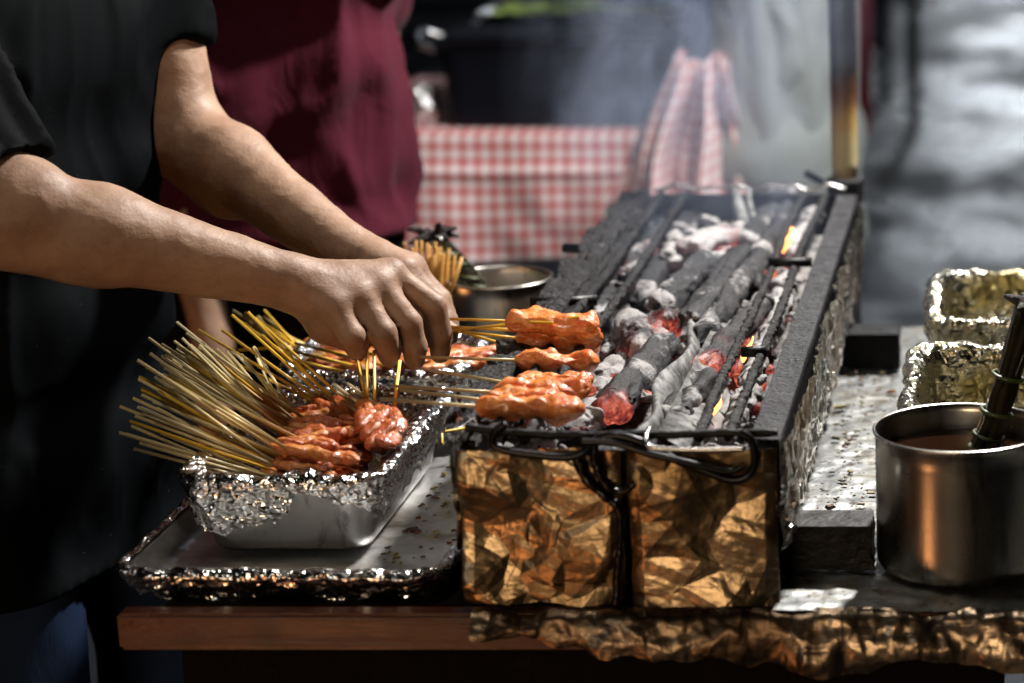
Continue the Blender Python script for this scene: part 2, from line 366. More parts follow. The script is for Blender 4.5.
MT['scraps'] = m.p(col=m.ramp(sx, [(0., (.3, .22, .02)), (.3, (.14, .15, .03)), (.45, (.16, .05, .012)), (.7, (.03, .014, .008)), (1., (.3, .24, .08))]), rough=.5)
MT['lettuce'] = cloth_mat('leafy_green', (.25, .42, .06), (.4, .5, .2), 200, .5, 0)
MT['red'] = cloth_mat('red_tarp', (.4, .012, .03), None, 300, .6, 0)
m = M('wet_asphalt'); g = m.noise(1.1, 6, .6, m.mp((1, .5, 1))); g2 = m.noise(60, 6, .7); g3 = m.noise(2.6, 7, .7, m.mp((1, .6, 1)))
MT['floor'] = m.p(col=m.mix(g2, (.035, .038, .045), (.014, .016, .02)), rough=m.ramp(m.math('ADD', m.math('MULTIPLY', g, .5), m.math('MULTIPLY', g3, .5)), [(.42, .12), (.56, .6)]), nrm=m.bump(m.math('ADD', m.math('MULTIPLY', g2, .3), m.math('MULTIPLY', g3, 1.4)), .5, .02), spec=.8)

# ------------------------------------------------------------------ setting
V = [(x, y, 0) for x in (-40, 40) for y in (-15, 60)]
link('ground', new_mesh('ground', V, [(0, 2, 3, 1)], False), MT['floor'], kind='structure')

# ------------------------------------------------------------------ helpers for tubs
def rrect(cx, cy, hx, hy, r, n):
    """n points evenly along a rounded rectangle, with outward normals"""
    segs = []; Lx, Ly = 2*(hx-r), 2*(hy-r); q = math.pi*r/2
    for (L, kind, a) in ((Lx, 0, 0), (q, 1, 0), (Ly, 0, 1), (q, 1, 1), (Lx, 0, 2), (q, 1, 2), (Ly, 0, 3), (q, 1, 3)): segs.append((L, kind, a))
    tot = sum(s[0] for s in segs); out = []; nr = []
    for i in range(n):
        s = (i+.5)/n*tot
        for L, kind, a in segs:
            if s <= L: break
            s -= L
        ang0 = -math.pi/2+a*math.pi/2
        if kind == 0:
            nx, ny = math.cos(ang0), math.sin(ang0); h = (hy, hx)[a % 2]; c = (-(Lx if a % 2 == 0 else Ly)/2+s)
            tx, ty = -ny, nx; out.append((cx+nx*h+tx*c, cy+ny*h+ty*c)); nr.append((nx, ny))
        else:
            th = ang0+s/r; c0 = math.cos(ang0), math.sin(ang0); c1 = math.cos(ang0+math.pi/2), math.sin(ang0+math.pi/2)
            kx = cx+(c0[0]+c1[0])*(hx-r); ky = cy+(c0[1]+c1[1])*(hy-r)
            out.append((kx+r*math.cos(th), ky+r*math.sin(th))); nr.append((math.cos(th), math.sin(th)))
    return np.array(out), np.array(nr)
def loft(prof, cx, cy, hx, hy, r, n, floor=True):
    """prof: list of (inset, z); rings of a rounded rectangle; returns V, quads + floor ngon"""
    rings = []
    for ins, z in prof:
        p, _ = rrect(cx, cy, hx-ins, hy-ins, max(r-ins*.5, .004), n); rings.append(np.column_stack([p, np.full(n, z)]))
    V = np.stack(rings, 1).reshape(-1, 3); m = len(prof)
    return V, grid_faces(n, m, True)
def tub(name, parent, mat, cx, cy, hx, hy, r, z0, z1, taper=.015, n=120, th=.0025, rot=0, wide_rim=.006):
    prof = [(taper+.012, z0), (taper+.004, z0+.002), (taper, z0+.008)] + [(taper*(1-t), z0+.008+(z1-z0-.01)*t) for t in np.linspace(.1, 1, 8)]
    prof += [(-wide_rim, z1-.001), (-wide_rim, z1+.001), (th, z1+.0005)] + [(th+taper*t, z1-(z1-z0-.006)*t) for t in np.linspace(.1, 1, 6)] + [(taper+.012, z0+th)]
    V, Q = loft(prof, cx, cy, hx, hy, r, n); m = len(prof)
    F = [tuple(q) for q in Q]; F.append(tuple(i*m for i in range(n))[::-1]); F.append(tuple(i*m+m-1 for i in range(n)))
    o = link(name, new_mesh(name, V, F), mat, parent); return o
def foil_liner(name, parent, mat, cx, cy, hx, hy, r, z0, z1, taper, drop, n=420, seed=0, amp=.004, fq=45, inner=True, taper_floor=True, rim=.008):
    """crumpled foil lining: lies on the floor and walls inside, over the rim and down outside to drop(u)"""
    prof_in = []
    if inner:
        prof_in += [(taper+hx*f, z0+.005) for f in (.85, .6, .4, .22, .12)]
        prof_in += [(taper*(1-t)+.006, z0+.006+(z1-z0)*t) for t in np.linspace(0, .95, 14)]
    prof_in += [(.003, z1+.004), (-.002, z1+.006), (-rim, z1+.004), (-rim-.002, z1)]
    p0 = len(prof_in); nd = 22
    rings = []
    for ins, z in prof_in:
        p, _ = rrect(cx, cy, hx-ins, hy-ins, max(r-ins*.4, .01), n); rings.append(np.column_stack([p, np.full(n, z)]))
    u = np.arange(n)/n; dr = np.array([drop(t) for t in u]) + .006*vnoise(np.column_stack([u*60, u*0, u*0]), 1, seed) + .003*vnoise(np.column_stack([u*240, u*0, u*0]), 1, seed+1)
    for j in range(1, nd+1):
        t = j/nd; z = z1-dr*t; ins = -rim*(1-t*.55)-.003+taper*np.clip((z1-z)/(z1-z0), 0, 1)
        P = []
        pa, na = rrect(cx, cy, hx, hy, r, n)
        rings.append(np.column_stack([pa-na*ins[:, None], z]))
    V = np.stack(rings, 1).reshape(-1, 3); Q = grid_faces(n, len(rings), True)
    nrm = vnormals(V, Q); V = V + nrm*(crumple(V, fq, seed)*amp)[:, None] + nrm*(crumple(V, fq*2.7, seed+5)*amp*.4)[:, None]
    o = link(name, new_mesh(name, V, Q, False), mat, parent)
    return o

# ------------------------------------------------------------------ cart
TZ = .80
cart = thing('food_cart', 'dark wooden food cart with red-brown front beam under the grill', 'food cart', loc=(0, 2.13, 0))
def part(o, p): o.parent = p; o.matrix_parent_inverse = Matrix.Translation(p.location).inverted(); return o
part(box('table_top', -.80, .45, 2.15, 3.22, .768, TZ-.001, MT['dark_wood']), cart)
part(box('front_beam', -.834, .45, 2.125, 2.149, .764, TZ, MT['wood'], bevel=.003), cart)
part(box('front_panel', -.80, -.004, 2.19, 2.21, .12, .766, MT['dark_wood']), cart)
part(box('side_panel', -.80, -.785, 2.215, 3.15, .12, .766, MT['dark_wood']), cart)
part(box('side_panel', -.02, -.005, 2.215, 3.15, .12, .766, MT['dark_wood']), cart)
for x in (-.79, -.015):
    for y in (2.22, 3.12): part(box('leg', x-.0 if x < -.5 else x-.03, x+.03 if x < -.5 else x, y, y+.03, 0, .119, MT['iron']), cart)

# foil sheet on the right half of the table, folded over its front edge
def sheet(name, u0, u1, nu, path, mat, crum, seed, edge=None, **k):
    """path: (Y,z) polyline cross-section extruded along X"""
    P = np.array(path); nv = len(P); us = np.linspace(u0, u1, nu)
    V = np.stack([np.column_stack([np.full(nv, u), P]) for u in us]).reshape(-1, 3)
    if edge is not None: V = edge(V)
    Q = grid_faces(nu, nv); nrm = vnormals(V, Q); V = V+nrm*(crumple(V, crum[0], seed)*crum[1])[:, None]+nrm*(crumple(V, crum[0]*2.6, seed+3)*crum[1]*.35)[:, None]
    return link(name, new_mesh(name, V, Q, False), mat, **k)
path = [(2.122-.004, z) for z in np.linspace(.748, .797, 18)] + [(2.12, .802), (2.13, .8045)] 
def edge_front(V):
    t = np.clip((.80-V[:, 2])/.05, 0, 1)
    lo = .757 - .010*vnoise(V*[1, 0, 0], 14, 3) - .006*vnoise(V*[1, 0, 0], 45, 4)
    lo += .027*np.clip((-.36-V[:, 0])/.09, 0, 1)
    tip = np.clip(1-np.abs(V[:, 0]+.305)/.03, 0, 1); lo -= .012*tip
    V = V.copy(); V[:, 2] = np.where(t > 0, .80-t*(.80-lo), V[:, 2]); V[:, 1] -= .006*np.sin(t*2.5)+t*.012*(vnoise(V*[1, 0, 0], 22, 8)+.4)
    return V
df = sheet('foil_drape', -.50, .42, 520, path, MT['foil_edge'], (19, .007), 4, edge_front)
tag(df, 'browned crumpled aluminium foil folded down over the front edge of the cart', 'foil')
path = [(y, TZ+.004) for y in np.linspace(2.126, 3.215, 210)]
tf = sheet('foil_sheet', -.22, .43, 130, path, MT['table_foil'], (26, .0035), 9)
tag(tf, 'dirty silver foil sheet covering the right side of the cart top', 'foil')

# ------------------------------------------------------------------ grill
GX0, GX1, GY0, GY1, GZ = -.506, -.214, 2.165, 3.36, .96
gr = thing('charcoal_grill', 'long foil-clad charcoal grill trough with rails, burning on the cart', 'grill', loc=(-.36, 2.165, .855))
part(box('trough_floor', GX0+.01, GX1-.01, GY0+.01, GY1, .856, .862, MT['iron'], bevel=.001), gr)
part(box('trough_wall', GX0, GX0+.006, GY0, GY1, .862, GZ-.004, MT['iron'], bevel=.001), gr)
part(box('trough_wall', GX1-.006, GX1, GY0, GY1, .862, GZ-.004, MT['iron'], bevel=.001), gr)
part(box('trough_wall', GX0+.007, GX1-.007, GY0, GY0+.006, .862, GZ-.012, MT['iron'], bevel=.001), gr)
part(box('back_plate', GX0+.007, GX1-.007, GY1-.008, GY1-.002, .862, GZ+.002, MT['iron'], bevel=.001), gr)
def plate(name, x0, x1, y0, y1, z, mat, amp, seed, hang=.012, nx=26, ny=300, edgew=.0):
    xs = np.concatenate([[x0, x0], np.linspace(x0, x1, nx), [x1, x1]]); zs = np.concatenate([[z-hang, z-hang*.5], np.full(nx, z), [z-hang*.5, z-hang]])
    ys = np.linspace(y0, y1, ny); V = np.stack([np.column_stack([xs, np.full(len(xs), y), zs]) for y in ys]).reshape(-1, 3)
    V[:, 0] += edgew*fbm(V*[0, 1, 0], 18, seed, 4)*np.where(np.abs(V[:, 0]-x0) < .006, 1, .4)
    Q = grid_faces(ny, len(xs))[:, ::-1]; V[:, 2] += fbm(V, 30, seed, 5, .6)*amp
    return part(link(name, new_mesh(name, V, Q), mat), gr)
plate('right_rim', -.2405, GX1+.001, GY0-.004, GY1, GZ+.001, MT['rim'], .0012, 1)
plate('left_rim', -.543, -.506, 2.30, GY1, GZ+.002, MT['crust'], .006, 2, edgew=.006)
plate('left_inner_rim', -.5055, -.497, GY0-.004, GY1, GZ-.002, MT['crust'], .004, 5, edgew=.003)
for i, x in enumerate((-.488, -.4535, -.2897, -.2605)):
    ys = np.linspace(GY0+.0, GY1-.002, 420); pts = np.column_stack([np.full(420, x)+.002*np.sin(ys*9+i), ys, np.full(420, GZ+.0005)+.0015*np.sin(ys*13+i*2)])
    part(tube('rail', pts, (.0046 if i > 1 else .005), MT['crust'], n=14, jig=.0017, jf=150, seed=i), gr)
for (a, b) in ((at(741, 352, z=GZ+.006), at(766, 351, z=GZ+.006)), (at(768, 263, z=GZ+.006), at(812, 262, z=GZ+.006)), (at(563, 248, z=GZ), at(606, 249, z=GZ)), (at(530, 303, z=GZ), at(597, 300, z=GZ))):
    part(tube('cross_bar', [a, a.lerp(b, .5), b], .006, MT['iron'], n=10, jig=.001), gr)
# corrugated strip standing along the middle
A, B = at(643, 436, z=.955), at(738, 262, z=.952)
n = 160; V = []
for i in range(n):
    t = i/(n-1); c = np.array(A.lerp(B, t)); w = .009*math.sin(t*19)*(1-.3*t)
    for j, (ox, oz) in enumerate(((-.012, -.035), (-.012+w*.4, -.018), (-.010+w, .004), (-.006+w, .006), (.002+w*.6, -.006), (.006, -.04))): V.append((c[0]+ox, c[1], c[2]+oz))
part(link('divider_strip', new_mesh('divider_strip', V, grid_faces(n, 6)), MT['strip']), gr)
V = []; 
for i in range(n):
    t = i/(n-1); c = np.array(at(660, 436, z=.955).lerp(at(735, 290, z=.95), t)); w = .012*(1+math.sin(t*11))*(1-t)
    for (ox, oz) in ((.0, -.04), (.001, .002), (.016+w, -.014), (.02+w, -.035)): V.append((c[0]+ox-.004, c[1], c[2]+oz))
part(link('divider_strip', new_mesh('divider_strip', V, grid_faces(n, 4)), MT['strip']), gr)
# foil cladding: two front panels and the right side
def panel(name, x0, x1, z0, z1, mat, seed, amp, fq, nx=260, nz=260, Y=2.155, side=False, x=0):
    if side: us = np.linspace(x0, x1, nx)
    else: us = np.linspace(x0, x1, nx)
    zs = np.linspace(z0, z1, nz); U, Z = np.meshgrid(us, zs, indexing='ij'); e = np.minimum(np.minimum(U-x0, x1-U), .012)/.012
    if side:
        V = np.stack([np.full(U.size, x), U.ravel(), Z.ravel()], 1); nn = np.array([1., 0, 0])
    else:
        V = np.stack([U.ravel(), np.full(U.size, Y), Z.ravel()], 1); nn = np.array([0, -1., 0])
    if side: V = V+nn*(crumple(V*[1, 1, .3], 30, seed+2)*.006)[:, None]
    Vs = V@np.array([[.8, 0, .35], [0, 1, 0], [-.45, 0, 1.]]) + .012*np.stack([vnoise(V, 12, seed+k) for k in range(3)], 1)
    V = V + nn*((crumple(Vs, fq, seed)+.35)*amp+crumple(Vs*[.6, 1, 1], fq*2.6, seed+9)*amp*.16+crumple(V, fq*8, seed+19)*amp*.018+.006*np.sqrt(np.clip(e.ravel(), 0, 1)))[:, None]
    V[:, 2] += np.where(V[:, 2] < z0+.02, 1, 0)*.006*vnoise(V*[1, 1, 0], 30, seed)
    Q = grid_faces(nx, nz); 
    if not side: Q = Q
    return part(link(name, new_mesh(name, V, Q, False), mat), gr)
panel('front_foil', -.512, -.359, .802, GZ-.004, MT['foil_gold'], 21, .024, 8)
panel('front_foil', -.353, -.215, .802, GZ-.004, MT['foil_gold'], 33, .026, 7)
panel('side_foil', 2.15, GY1, .855, GZ-.002, MT['foil_side'], 41, .007, 22, nx=420, nz=60, side=True, x=GX1+.003)
panel('side_foil', 2.15, GY1, .855, GZ-.002, MT['foil_side'], 47, .005, 22, nx=300, nz=50, side=True, x=GX0-.012)
# wires on the front
zx = lambda x, y, Y=2.132: at(440+x/2.414, 400+y/2.414, Y=Y)
part(tube('wire_handle', spline([zx(160, 58), zx(132, 78), zx(128, 105), zx(160, 122), zx(230, 132), zx(300, 138), zx(345, 128), zx(372, 100), zx(420, 86), zx(480, 100), zx(560, 140), zx(640, 172), zx(700, 192), zx(742, 184), zx(760, 150), zx(752, 100), zx(720, 76)], 160), .0042, MT['wire'], n=10), gr)
part(tube('wire_handle', spline([zx(340, 100, 2.128), zx(420, 104, 2.128), zx(500, 128, 2.126), zx(590, 150, 2.126), zx(690, 172, 2.128), zx(730, 160, 2.13)], 80), .0035, MT['wire'], n=10), gr)
part(tube('hook_rod', spline([zx(505, 70, 2.15), zx(497, 92, 2.13), zx(510, 114, 2.122), zx(600, 120, 2.122), zx(738, 118, 2.122)], 60), .0028, MT['bright_wire'], n=8), gr)
part(tube('tie_strap', spline([zx(330, 140), zx(350, 185), zx(400, 232), zx(432, 262), zx(437, 320), zx(430, 400), zx(425, 495)], 80), .0045, MT['wire'], n=8, jig=.002, jf=90), gr)
part(tube('tie_strap', spline([zx(375, 100), zx(378, 160), zx(410, 215), zx(445, 222), zx(470, 200)], 60), .004, MT['wire'], n=8, jig=.0015), gr)
part(tube('edge_rod', spline([zx(62, 66, 2.15), zx(250, 84, 2.15), zx(500, 84, 2.15), zx(815, 78, 2.15)], 120), .004, MT['iron'], n=10, jig=.001), gr)
# scalloped bright wire along the back edge
pts = []
for i in range(120):
    t = i/119; x = -.50+t*.27; pts.append((x, GY1+.004, GZ+.006+.006*abs(math.sin(t*12))-.002*math.sin(t*40)))
part(tube('back_wire', pts, .0028, MT['bright_wire'], n=8), gr)
V, Fc = tube_data(spline([at(735, 190, Y=3.33), at(741, 215, Y=3.25), at(746, 235, Y=3.2)], 20), np.linspace(.006, .013, 20), 10); V2, F2 = tube_data(spline([at(748, 190, Y=3.33), at(752, 215, Y=3.25), at(764, 238, Y=3.2)], 20), np.linspace(.004, .007, 20), 8)
part(link('bracket', new_mesh('bracket', *merge([(V, Fc), (V2, F2)])), MT['strip']), gr)

# ash bed
nx, ny = 90, 360; xs = np.linspace(GX0+.008, GX1-.008, nx); ys = np.linspace(GY0+.008, GY1-.01, ny); X, Y = np.meshgrid(xs, ys, indexing='ij')
P = np.stack([X.ravel(), Y.ravel(), X.ravel()*0], 1); Z = .905+.012*fbm(P, 14, 3, 5, .6)+.010*crumple(P, 22, 8)
P[:, 2] = Z; link('ash_bed', new_mesh('ash_bed', P, grid_faces(nx, ny)), MT['ash'], kind='stuff')

# charcoal pieces
def coal_mesh(L, r, seed, ash, glow, lump=False, gl_end=0):
    nu, nv = (64, 40) if not lump else (44, 36)
    u = np.linspace(0, 1, nu); th = np.arange(nv)*2*math.pi/nv; prof = np.ones(nu)
    if lump: prof = np.sqrt(np.clip(1-(2*u-1)**2, 0, 1))**.8
    else:
        prof = np.clip(np.minimum(u, 1-u)/.035, 0, 1)**.5
    U, T = np.meshgrid(u, th, indexing='ij'); Pf = np.repeat(prof[:, None], nv, 1)
    poly = 1/np.maximum(np.cos(((T+seed) % (2*math.pi/5))-math.pi/5), .5)
    rr = r*Pf*(.55+.36*poly)*(1+.16*np.cos(T*2+seed)+.08*np.cos(T*3+seed*2)); V = np.stack([(U.ravel()-.5)*L, (rr*np.cos(T)).ravel(), (rr*np.sin(T)).ravel()], 1)
    off = seed*3.1; N = V.copy(); N[:, 0] *= .15 if not lump else 1; N /= np.linalg.norm(N, axis=1, keepdims=True)+1e-9
    d = fbm(V*[.5, 1, 1]+off, 1/(r*1.1), seed, 4)*r*.16 + (crumple(V*[1 if lump else .55, 1, 1]+off, .7/r, seed)*r*(.8 if lump else .42)) - r*.12*np.clip(1-np.abs(vnoise(V*[.5, 1, 1]+off, .9/r, seed+3))*9, 0, 1)
    V = V+N*d[:, None]; V[:, 0] += np.where(V[:, 0] > 0, 1, -1)*fbm(V*[0, 1, 1]+off, 1/r, seed+4, 3)*r*.8*(0 if lump else 1)*(np.abs(V[:, 0]) > L*.42)
    me = new_mesh('charcoal', V, np.concatenate([grid_faces(nv, nu, True)]) if False else _wrapq(nu, nv))
    e = np.clip((V[:, 0]/L+.5)*2-1, -1, 1)
    A = ash+.5*vnoise(V+off, 25, seed)+.35*(np.abs(e) > .85); A = A+.12*np.clip(V[:, 2]/r, -1, 1)
    G = glow*(.55+.45*vnoise(V+off, 30, seed+9))+glow*.5*np.clip(-V[:, 2]/r, 0, 1)
    if gl_end: G = G+np.clip(gl_end*e*1.8-1.15, 0, .6)
    addattr(me, 'ash', np.clip(A, 0, 1)); addattr(me, 'glow', np.clip(G, 0, 1)); return me
def _wrapq(nu, nv):
    I, J = np.meshgrid(np.arange(nu-1), np.arange(nv), indexing='ij'); J2 = (J+1) % nv
    return np.stack([I*nv+J, I*nv+J2, (I+1)*nv+J2, (I+1)*nv+J], -1).reshape(-1, 4)
def coal(p0, p1, z, r, ash, glow, seed, label, group=None, gl_end=0, lump=False, dz=0):
    a, b = at(*p0, z=z), at(*p1, z=z+dz); L = (b-a).length; me = coal_mesh(L, r, seed, ash, glow, lump, gl_end)
    o = link('charcoal', me, MT['coal']); d = (b-a).normalized()
    o.matrix_world = Matrix.Translation((a+b)/2) @ d.to_track_quat('X', 'Z').to_matrix().to_4x4()
    tag(o, label, 'charcoal', group or 'charcoal pieces burning in the grill'); return o
coal((606, 412), (662, 345), .935, .021, .12, .1, 1, 'large dark charcoal log right of the skewered meat, its red end toward the front', gl_end=-1)
coal((640, 352), (624, 318), .945, .022, .62, .35, 2, 'rounded ash-white and pink ember just right of the topmost meat', lump=True)
coal((648, 340), (678, 318), .935, .021, .35, .95, 3, 'glowing red ember under the end of the black log', lump=True)
coal((655, 350), (676, 342), .93, .014, .5, .8, 4, 'small glowing ember between the big dark log and the wavy strip', lump=True)
coal((663, 306), (712, 258), .948, .017, .1, .15, 5, 'black log with a dark rounded front end beside the wavy strip', gl_end=-.6)
coal((690, 322), (742, 250), .955, .014, .05, .1, 6, 'slender black log lying against the wavy metal strip')
coal((700, 340), (748, 268), .945, .019, .08, .1, 7, 'thick grey-black log right of the wavy metal strip')
coal((702, 372), (765, 302), .94, .017, .1, .35, 8, 'black log with a glowing red front end near the right rail', gl_end=-1)
coal((668, 427), (706, 384), .938, .022, .18, .05, 9, 'blunt dark grey lump at the front between strip and rail')
coal((748, 290), (790, 212), .935, .020, .08, .1, 10, 'long black log reaching toward the back beside the right rail')
coal((668, 262), (700, 238), .94, .022, .6, .3, 11, 'big white ash-covered lump toward the back of the grill', lump=True)
coal((690, 250), (735, 232), .95, .018, .7, .5, 12, 'split ash-white piece with a flame beside it at the back', lump=False)
coal((712, 268), (735, 252), .94, .015, .4, 1., 13, 'bright orange ember behind the slender black log', lump=True)
coal((640, 300), (690, 214), .925, .018, .12, .0, 14, 'long dark log running back beside the left rails')
coal((745, 252), (778, 200), .93, .024, .05, .05, 15, 'thick black log near the back right of the grill')
coal((690, 392), (716, 352), .925, .018, .5, .95, 16, 'cluster of pink glowing embers in front of the black log', lump=True)
coal((704, 436), (728, 392), .925, .015, .75, .5, 17, 'white ash-covered lump between the two right rails near the front', lump=True)
coal((780, 268), (796, 226), .925, .016, .2, 1., 18, 'orange burning piece behind the far crossbar by the right rails', lump=True)
coal((732, 372), (744, 340), .925, .014, .3, 1., 19, 'orange burning piece just in front of the near crossbar', lump=True)
k = 20
for (x, y, r, ash, gl) in ((753, 372, .013, .75, .2), (760, 352, .013, .7, .3), (772, 330, .014, .75, .1), (779, 306, .014, .8, .15), (786, 288, .013, .7, .3), (800, 240, .016, .7, .1), (811, 218, .014, .6, .1), (745, 402, .015, .8, .2), (736, 425, .013, .8, .1)):
    coal((x-9, y+13), (x+9, y-13), .932, r, ash, gl, k, 'small ash-white lump in the row along the right rim of the grill', 'ash-white lumps along the right rim', lump=True); k += 1
for (x, y, r, ash, gl) in ((590, 420, .017, .75, 0), (566, 424, .015, .7, 0), (612, 372, .016, .75, .1), (625, 362, .014, .8, .1), (602, 395, .015, .75, 0), (618, 345, .013, .6, .3), (545, 428, .015, .6, 0)):
    coal((x-14, y+12), (x+12, y-10), .925, r, ash, gl, k, 'pale ash-covered lump beneath the ends of the skewered meat', 'pale ash lumps under the meat', lump=True); k += 1
for (x, y, r, ash, gl) in ((598, 330, .017, .35, .1), (612, 300, .017, .25, .2), (630, 285, .015, .35, .3), (640, 258, .017, .15, .5), (655, 235, .016, .2, .2), (588, 300, .017, .1, 0), (620, 262, .016, .2, .1), (660, 218, .016, .1, 0), (700, 218, .02, .1, 0), (725, 212, .02, .1, 0), (640, 235, .015, .2, 0), (575, 345, .018, .3, 0), (720, 240, .016, .3, .3), (545, 360, .018, .2, 0), (520, 395, .018, .2, 0), (500, 420, .018, .2, 0)):
    coal((x-13, y+14), (x+13, y-14), .922, r, ash, gl, k, 'dark lump of charcoal down in the bed between the left rails and the logs', 'dark lumps in the charcoal bed', lump=True); k += 1
# broken bits between the big pieces
FR = []
for i in range(7):
    me = coal_mesh(.024, .0075, 200+i*3, (.1, .75, .2, .6, .1, .7, .3)[i], (0, .2, .7, .1, .2, 0, .9)[i], True); me.materials.append(MT['coal']); FR.append(me)
rf = random.Random(5)
for i in range(150):
    x = rf.uniform(GX0+.02, GX1-.03); y = 2.19+1.1*rf.random()**1.25; o = link('charcoal_bit', FR[rf.randrange(7)], None)
    o.location = (x, y, .925+rf.uniform(-.006, .016)); o.rotation_euler = (rf.uniform(0, 6), rf.uniform(-.5, .5), rf.uniform(0, 6)); q = rf.uniform(.5, 1.35); o.scale = (q*rf.uniform(.8, 1.6), q, q)
    tag(o, 'small broken bit of charcoal among the bigger pieces in the grill', 'charcoal bit', 'broken charcoal bits in the grill')
# small flames
def flame(px, py, h, w, seed, label):
    c = at(px, py, z=.94); pts = [(c.x+.0012*math.sin(i*.8+seed)+i*w*.12, c.y+i*w*.3, c.z+h*i/9) for i in range(10)]
    r = [w*(.25+1.2*math.sin(math.pi*min(1, (i+1)/9.5))**1.2)*(1-.07*i)*.5 for i in range(10)]
    tag(tube('flame', pts, [q*.7 for q in r], MT['flame'], n=10, jig=.0015, jf=60), label, 'flame', 'small flames in the charcoal')
flame(722, 264, .016, .006, 1, 'small yellow-orange flame at the white ash lump at the back')
flame(742, 362, .022, .009, 2, 'orange flame licking up before the near crossbar')
flame(783, 252, .026, .010, 3, 'orange flame between the right rails behind the far crossbar')
flame(714, 414, .014, .007, 4, 'small orange flame at the front beside the right rail')

# iron bars that prop the grill
tag(box('iron_bar', -.505, at(873, 550, Y=2.225).x, 2.225, 2.275, TZ+.008, .853, MT['iron'], rough=.0022, seed=2), 'black iron bar propping the front of the grill beside the steel pot', 'iron bar', 'iron bars under the grill')
tag(box('iron_bar', -.56, at(899, 355, Y=2.98).x, 2.98, 3.035, TZ+.008, .853, MT['iron'], rough=.0022, seed=7), 'black iron bar propping the back of the grill by the foil pans', 'iron bar', 'iron bars under the grill')

# post at the back right corner
post = thing('awning_post', 'scorched wooden post rising from the back right corner of the grill', 'post', loc=(-.2335, 3.41, .974))
tube('pole', [(0, 0, z) for z in np.linspace(0, 1.3, 60)], .019, MT['post'], post, n=24, jig=.0006, jf=20)
V, Fc = tube_data([(0, 0, -.035), (0, 0, -.03), (0, 0, -.004), (0, 0, 0), (0, 0, .002)], [.024, .026, .026, .027, .022], 24); link('socket', new_mesh('socket', V, Fc), MT['rim'], post)
tube('lower_leg', [(.008, .02, -.974), (.008, .02, -.5), (.008, .02, -.03)], .0105, MT['iron'], post, n=12)
tube('bolt', [(-.03, -.012, -.004), (-.055, -.02, .012)], .005, MT['iron'], post, n=8)

# ------------------------------------------------------------------ trays and pans on the left
TRX0, TRX1, TRY0, TRY1 = -.838, -.535, 2.162, 2.80
tr = thing('baking_tray', 'wide shallow greasy steel tray with foil-wrapped rim under the near pan', 'tray', loc=((TRX0+TRX1)/2, 2.48, TZ))
cx, cy = 0, 0; hx, hy = (TRX1-TRX0)/2, (TRY1-TRY0)/2
tub('tray_body', tr, MT['tray'], 0, 0, hx, hy, .03, .002, .024, .014)
foil_liner('foil_rim', tr, MT['foil'], 0, 0, hx+.001, hy+.001, .032, .002, .024, .012, lambda u: .024, n=560, seed=3, amp=.0045, fq=40, inner=False, rim=.007)
tr.rotation_euler.z = R(-1.0)
tr.location.z = TZ+.003

PX, PY, PHX, PHY = -.712, 2.412, .094, .162
pan = thing('steel_pan', 'near steel pan with crumpled foil over its rim, heaped with raw skewered meat', 'pan', 'foil-lined steel pans on the left', loc=(PX, PY, .812))
tub('pan_body', pan, MT['steel_pan'], 0, 0, PHX, PHY, .035, 0, .080, .014)
def drop1(u):     # u runs from the front left corner along the front, then right side, back, left
    front = PHX*2/(4*(PHX+PHY))
    if u < front:
        t = u/front
        return .058-.012*math.sin(t*6) if t < .26 else (max(.058-(t-.26)*.32, .012) if t < .55 else .012+(t-.55)*.09)
    if u < front+.36: return .045-.02*(u-front)/.36
    return .034 if u < .9 else .04+.018*(u-.9)/.1
foil_liner('foil_lining', pan, MT['foil_pan'], 0, 0, PHX, PHY, .037, 0, .080, .014, drop1, n=620, seed=12, amp=.008, fq=26)

P2X, P2Y = -.715, 2.685
pan2 = thing('steel_pan', 'second steel pan behind the near one, foil-lined, partly under the hands', 'pan', 'foil-lined steel pans on the left', loc=(P2X, P2Y, .836))
tub('pan_body', pan2, MT['steel_pan'], 0, 0, .098, .083, .035, 0, .066, .014)
foil_liner('foil_lining', pan2, MT['foil_pan'], 0, 0, .098, .083, .037, 0, .066, .014, lambda u: .026+.008*math.sin(u*37), n=560, seed=22, amp=.006, fq=36)

c3 = at(437, 428, z=.83); dish = thing('foil_dish', 'small foil dish holding a piece of meat, between the near pan and the grill', 'foil dish', loc=(c3.x, c3.y+.03, .812))
foil_liner('foil_bowl', dish, MT['foil'], 0, 0, .032, .045, .02, 0, .022, .006, lambda u: .018, n=260, seed=31, amp=.004, fq=60)

# ------------------------------------------------------------------ satay skewers
def meat_mesh(seed, L, r, lump=1.0):
    nu, nv = 46, 28; u = np.linspace(0, 1, nu); T = np.arange(nv)*2*math.pi/nv
    prof = np.clip(np.minimum(u/.12, (1-u)/.10), 0, 1)**.5; U, TT = np.meshgrid(u, T, indexing='ij')
    mod = 1+.09*np.sin(U*2*math.pi*(1.6+seed % 3*.5)+seed)+.05*np.sin(U*31+seed)
    rr = r*np.repeat(prof[:, None], nv, 1)*mod
    V = np.stack([U.ravel()*L, (rr*np.cos(TT)).ravel()*1.1+.003*np.sin(U.ravel()*9+seed), (rr*np.sin(TT)*.78).ravel()], 1)
    N = V*[0, 1, 1]; N /= np.linalg.norm(N, axis=1, keepdims=True)+1e-9
    V = V+N*((fbm(V*[.5, 1, 1]+seed*2.3, 60, seed, 5, .55)*r*.27+fbm(V*[.35, 1, 1]+seed, 160, seed+7, 3)*r*.12)*lump)[:, None]*np.repeat(prof, nv)[:, None]
    return new_mesh('meat', V, _wrapq(nu, nv))
def stick_mesh(r=.0017):
    V, Fc = tube_data([(-1, 0, 0), (-.5, 0, 0), (0, 0, 0)], r, 7); return new_mesh('stick', V, Fc)
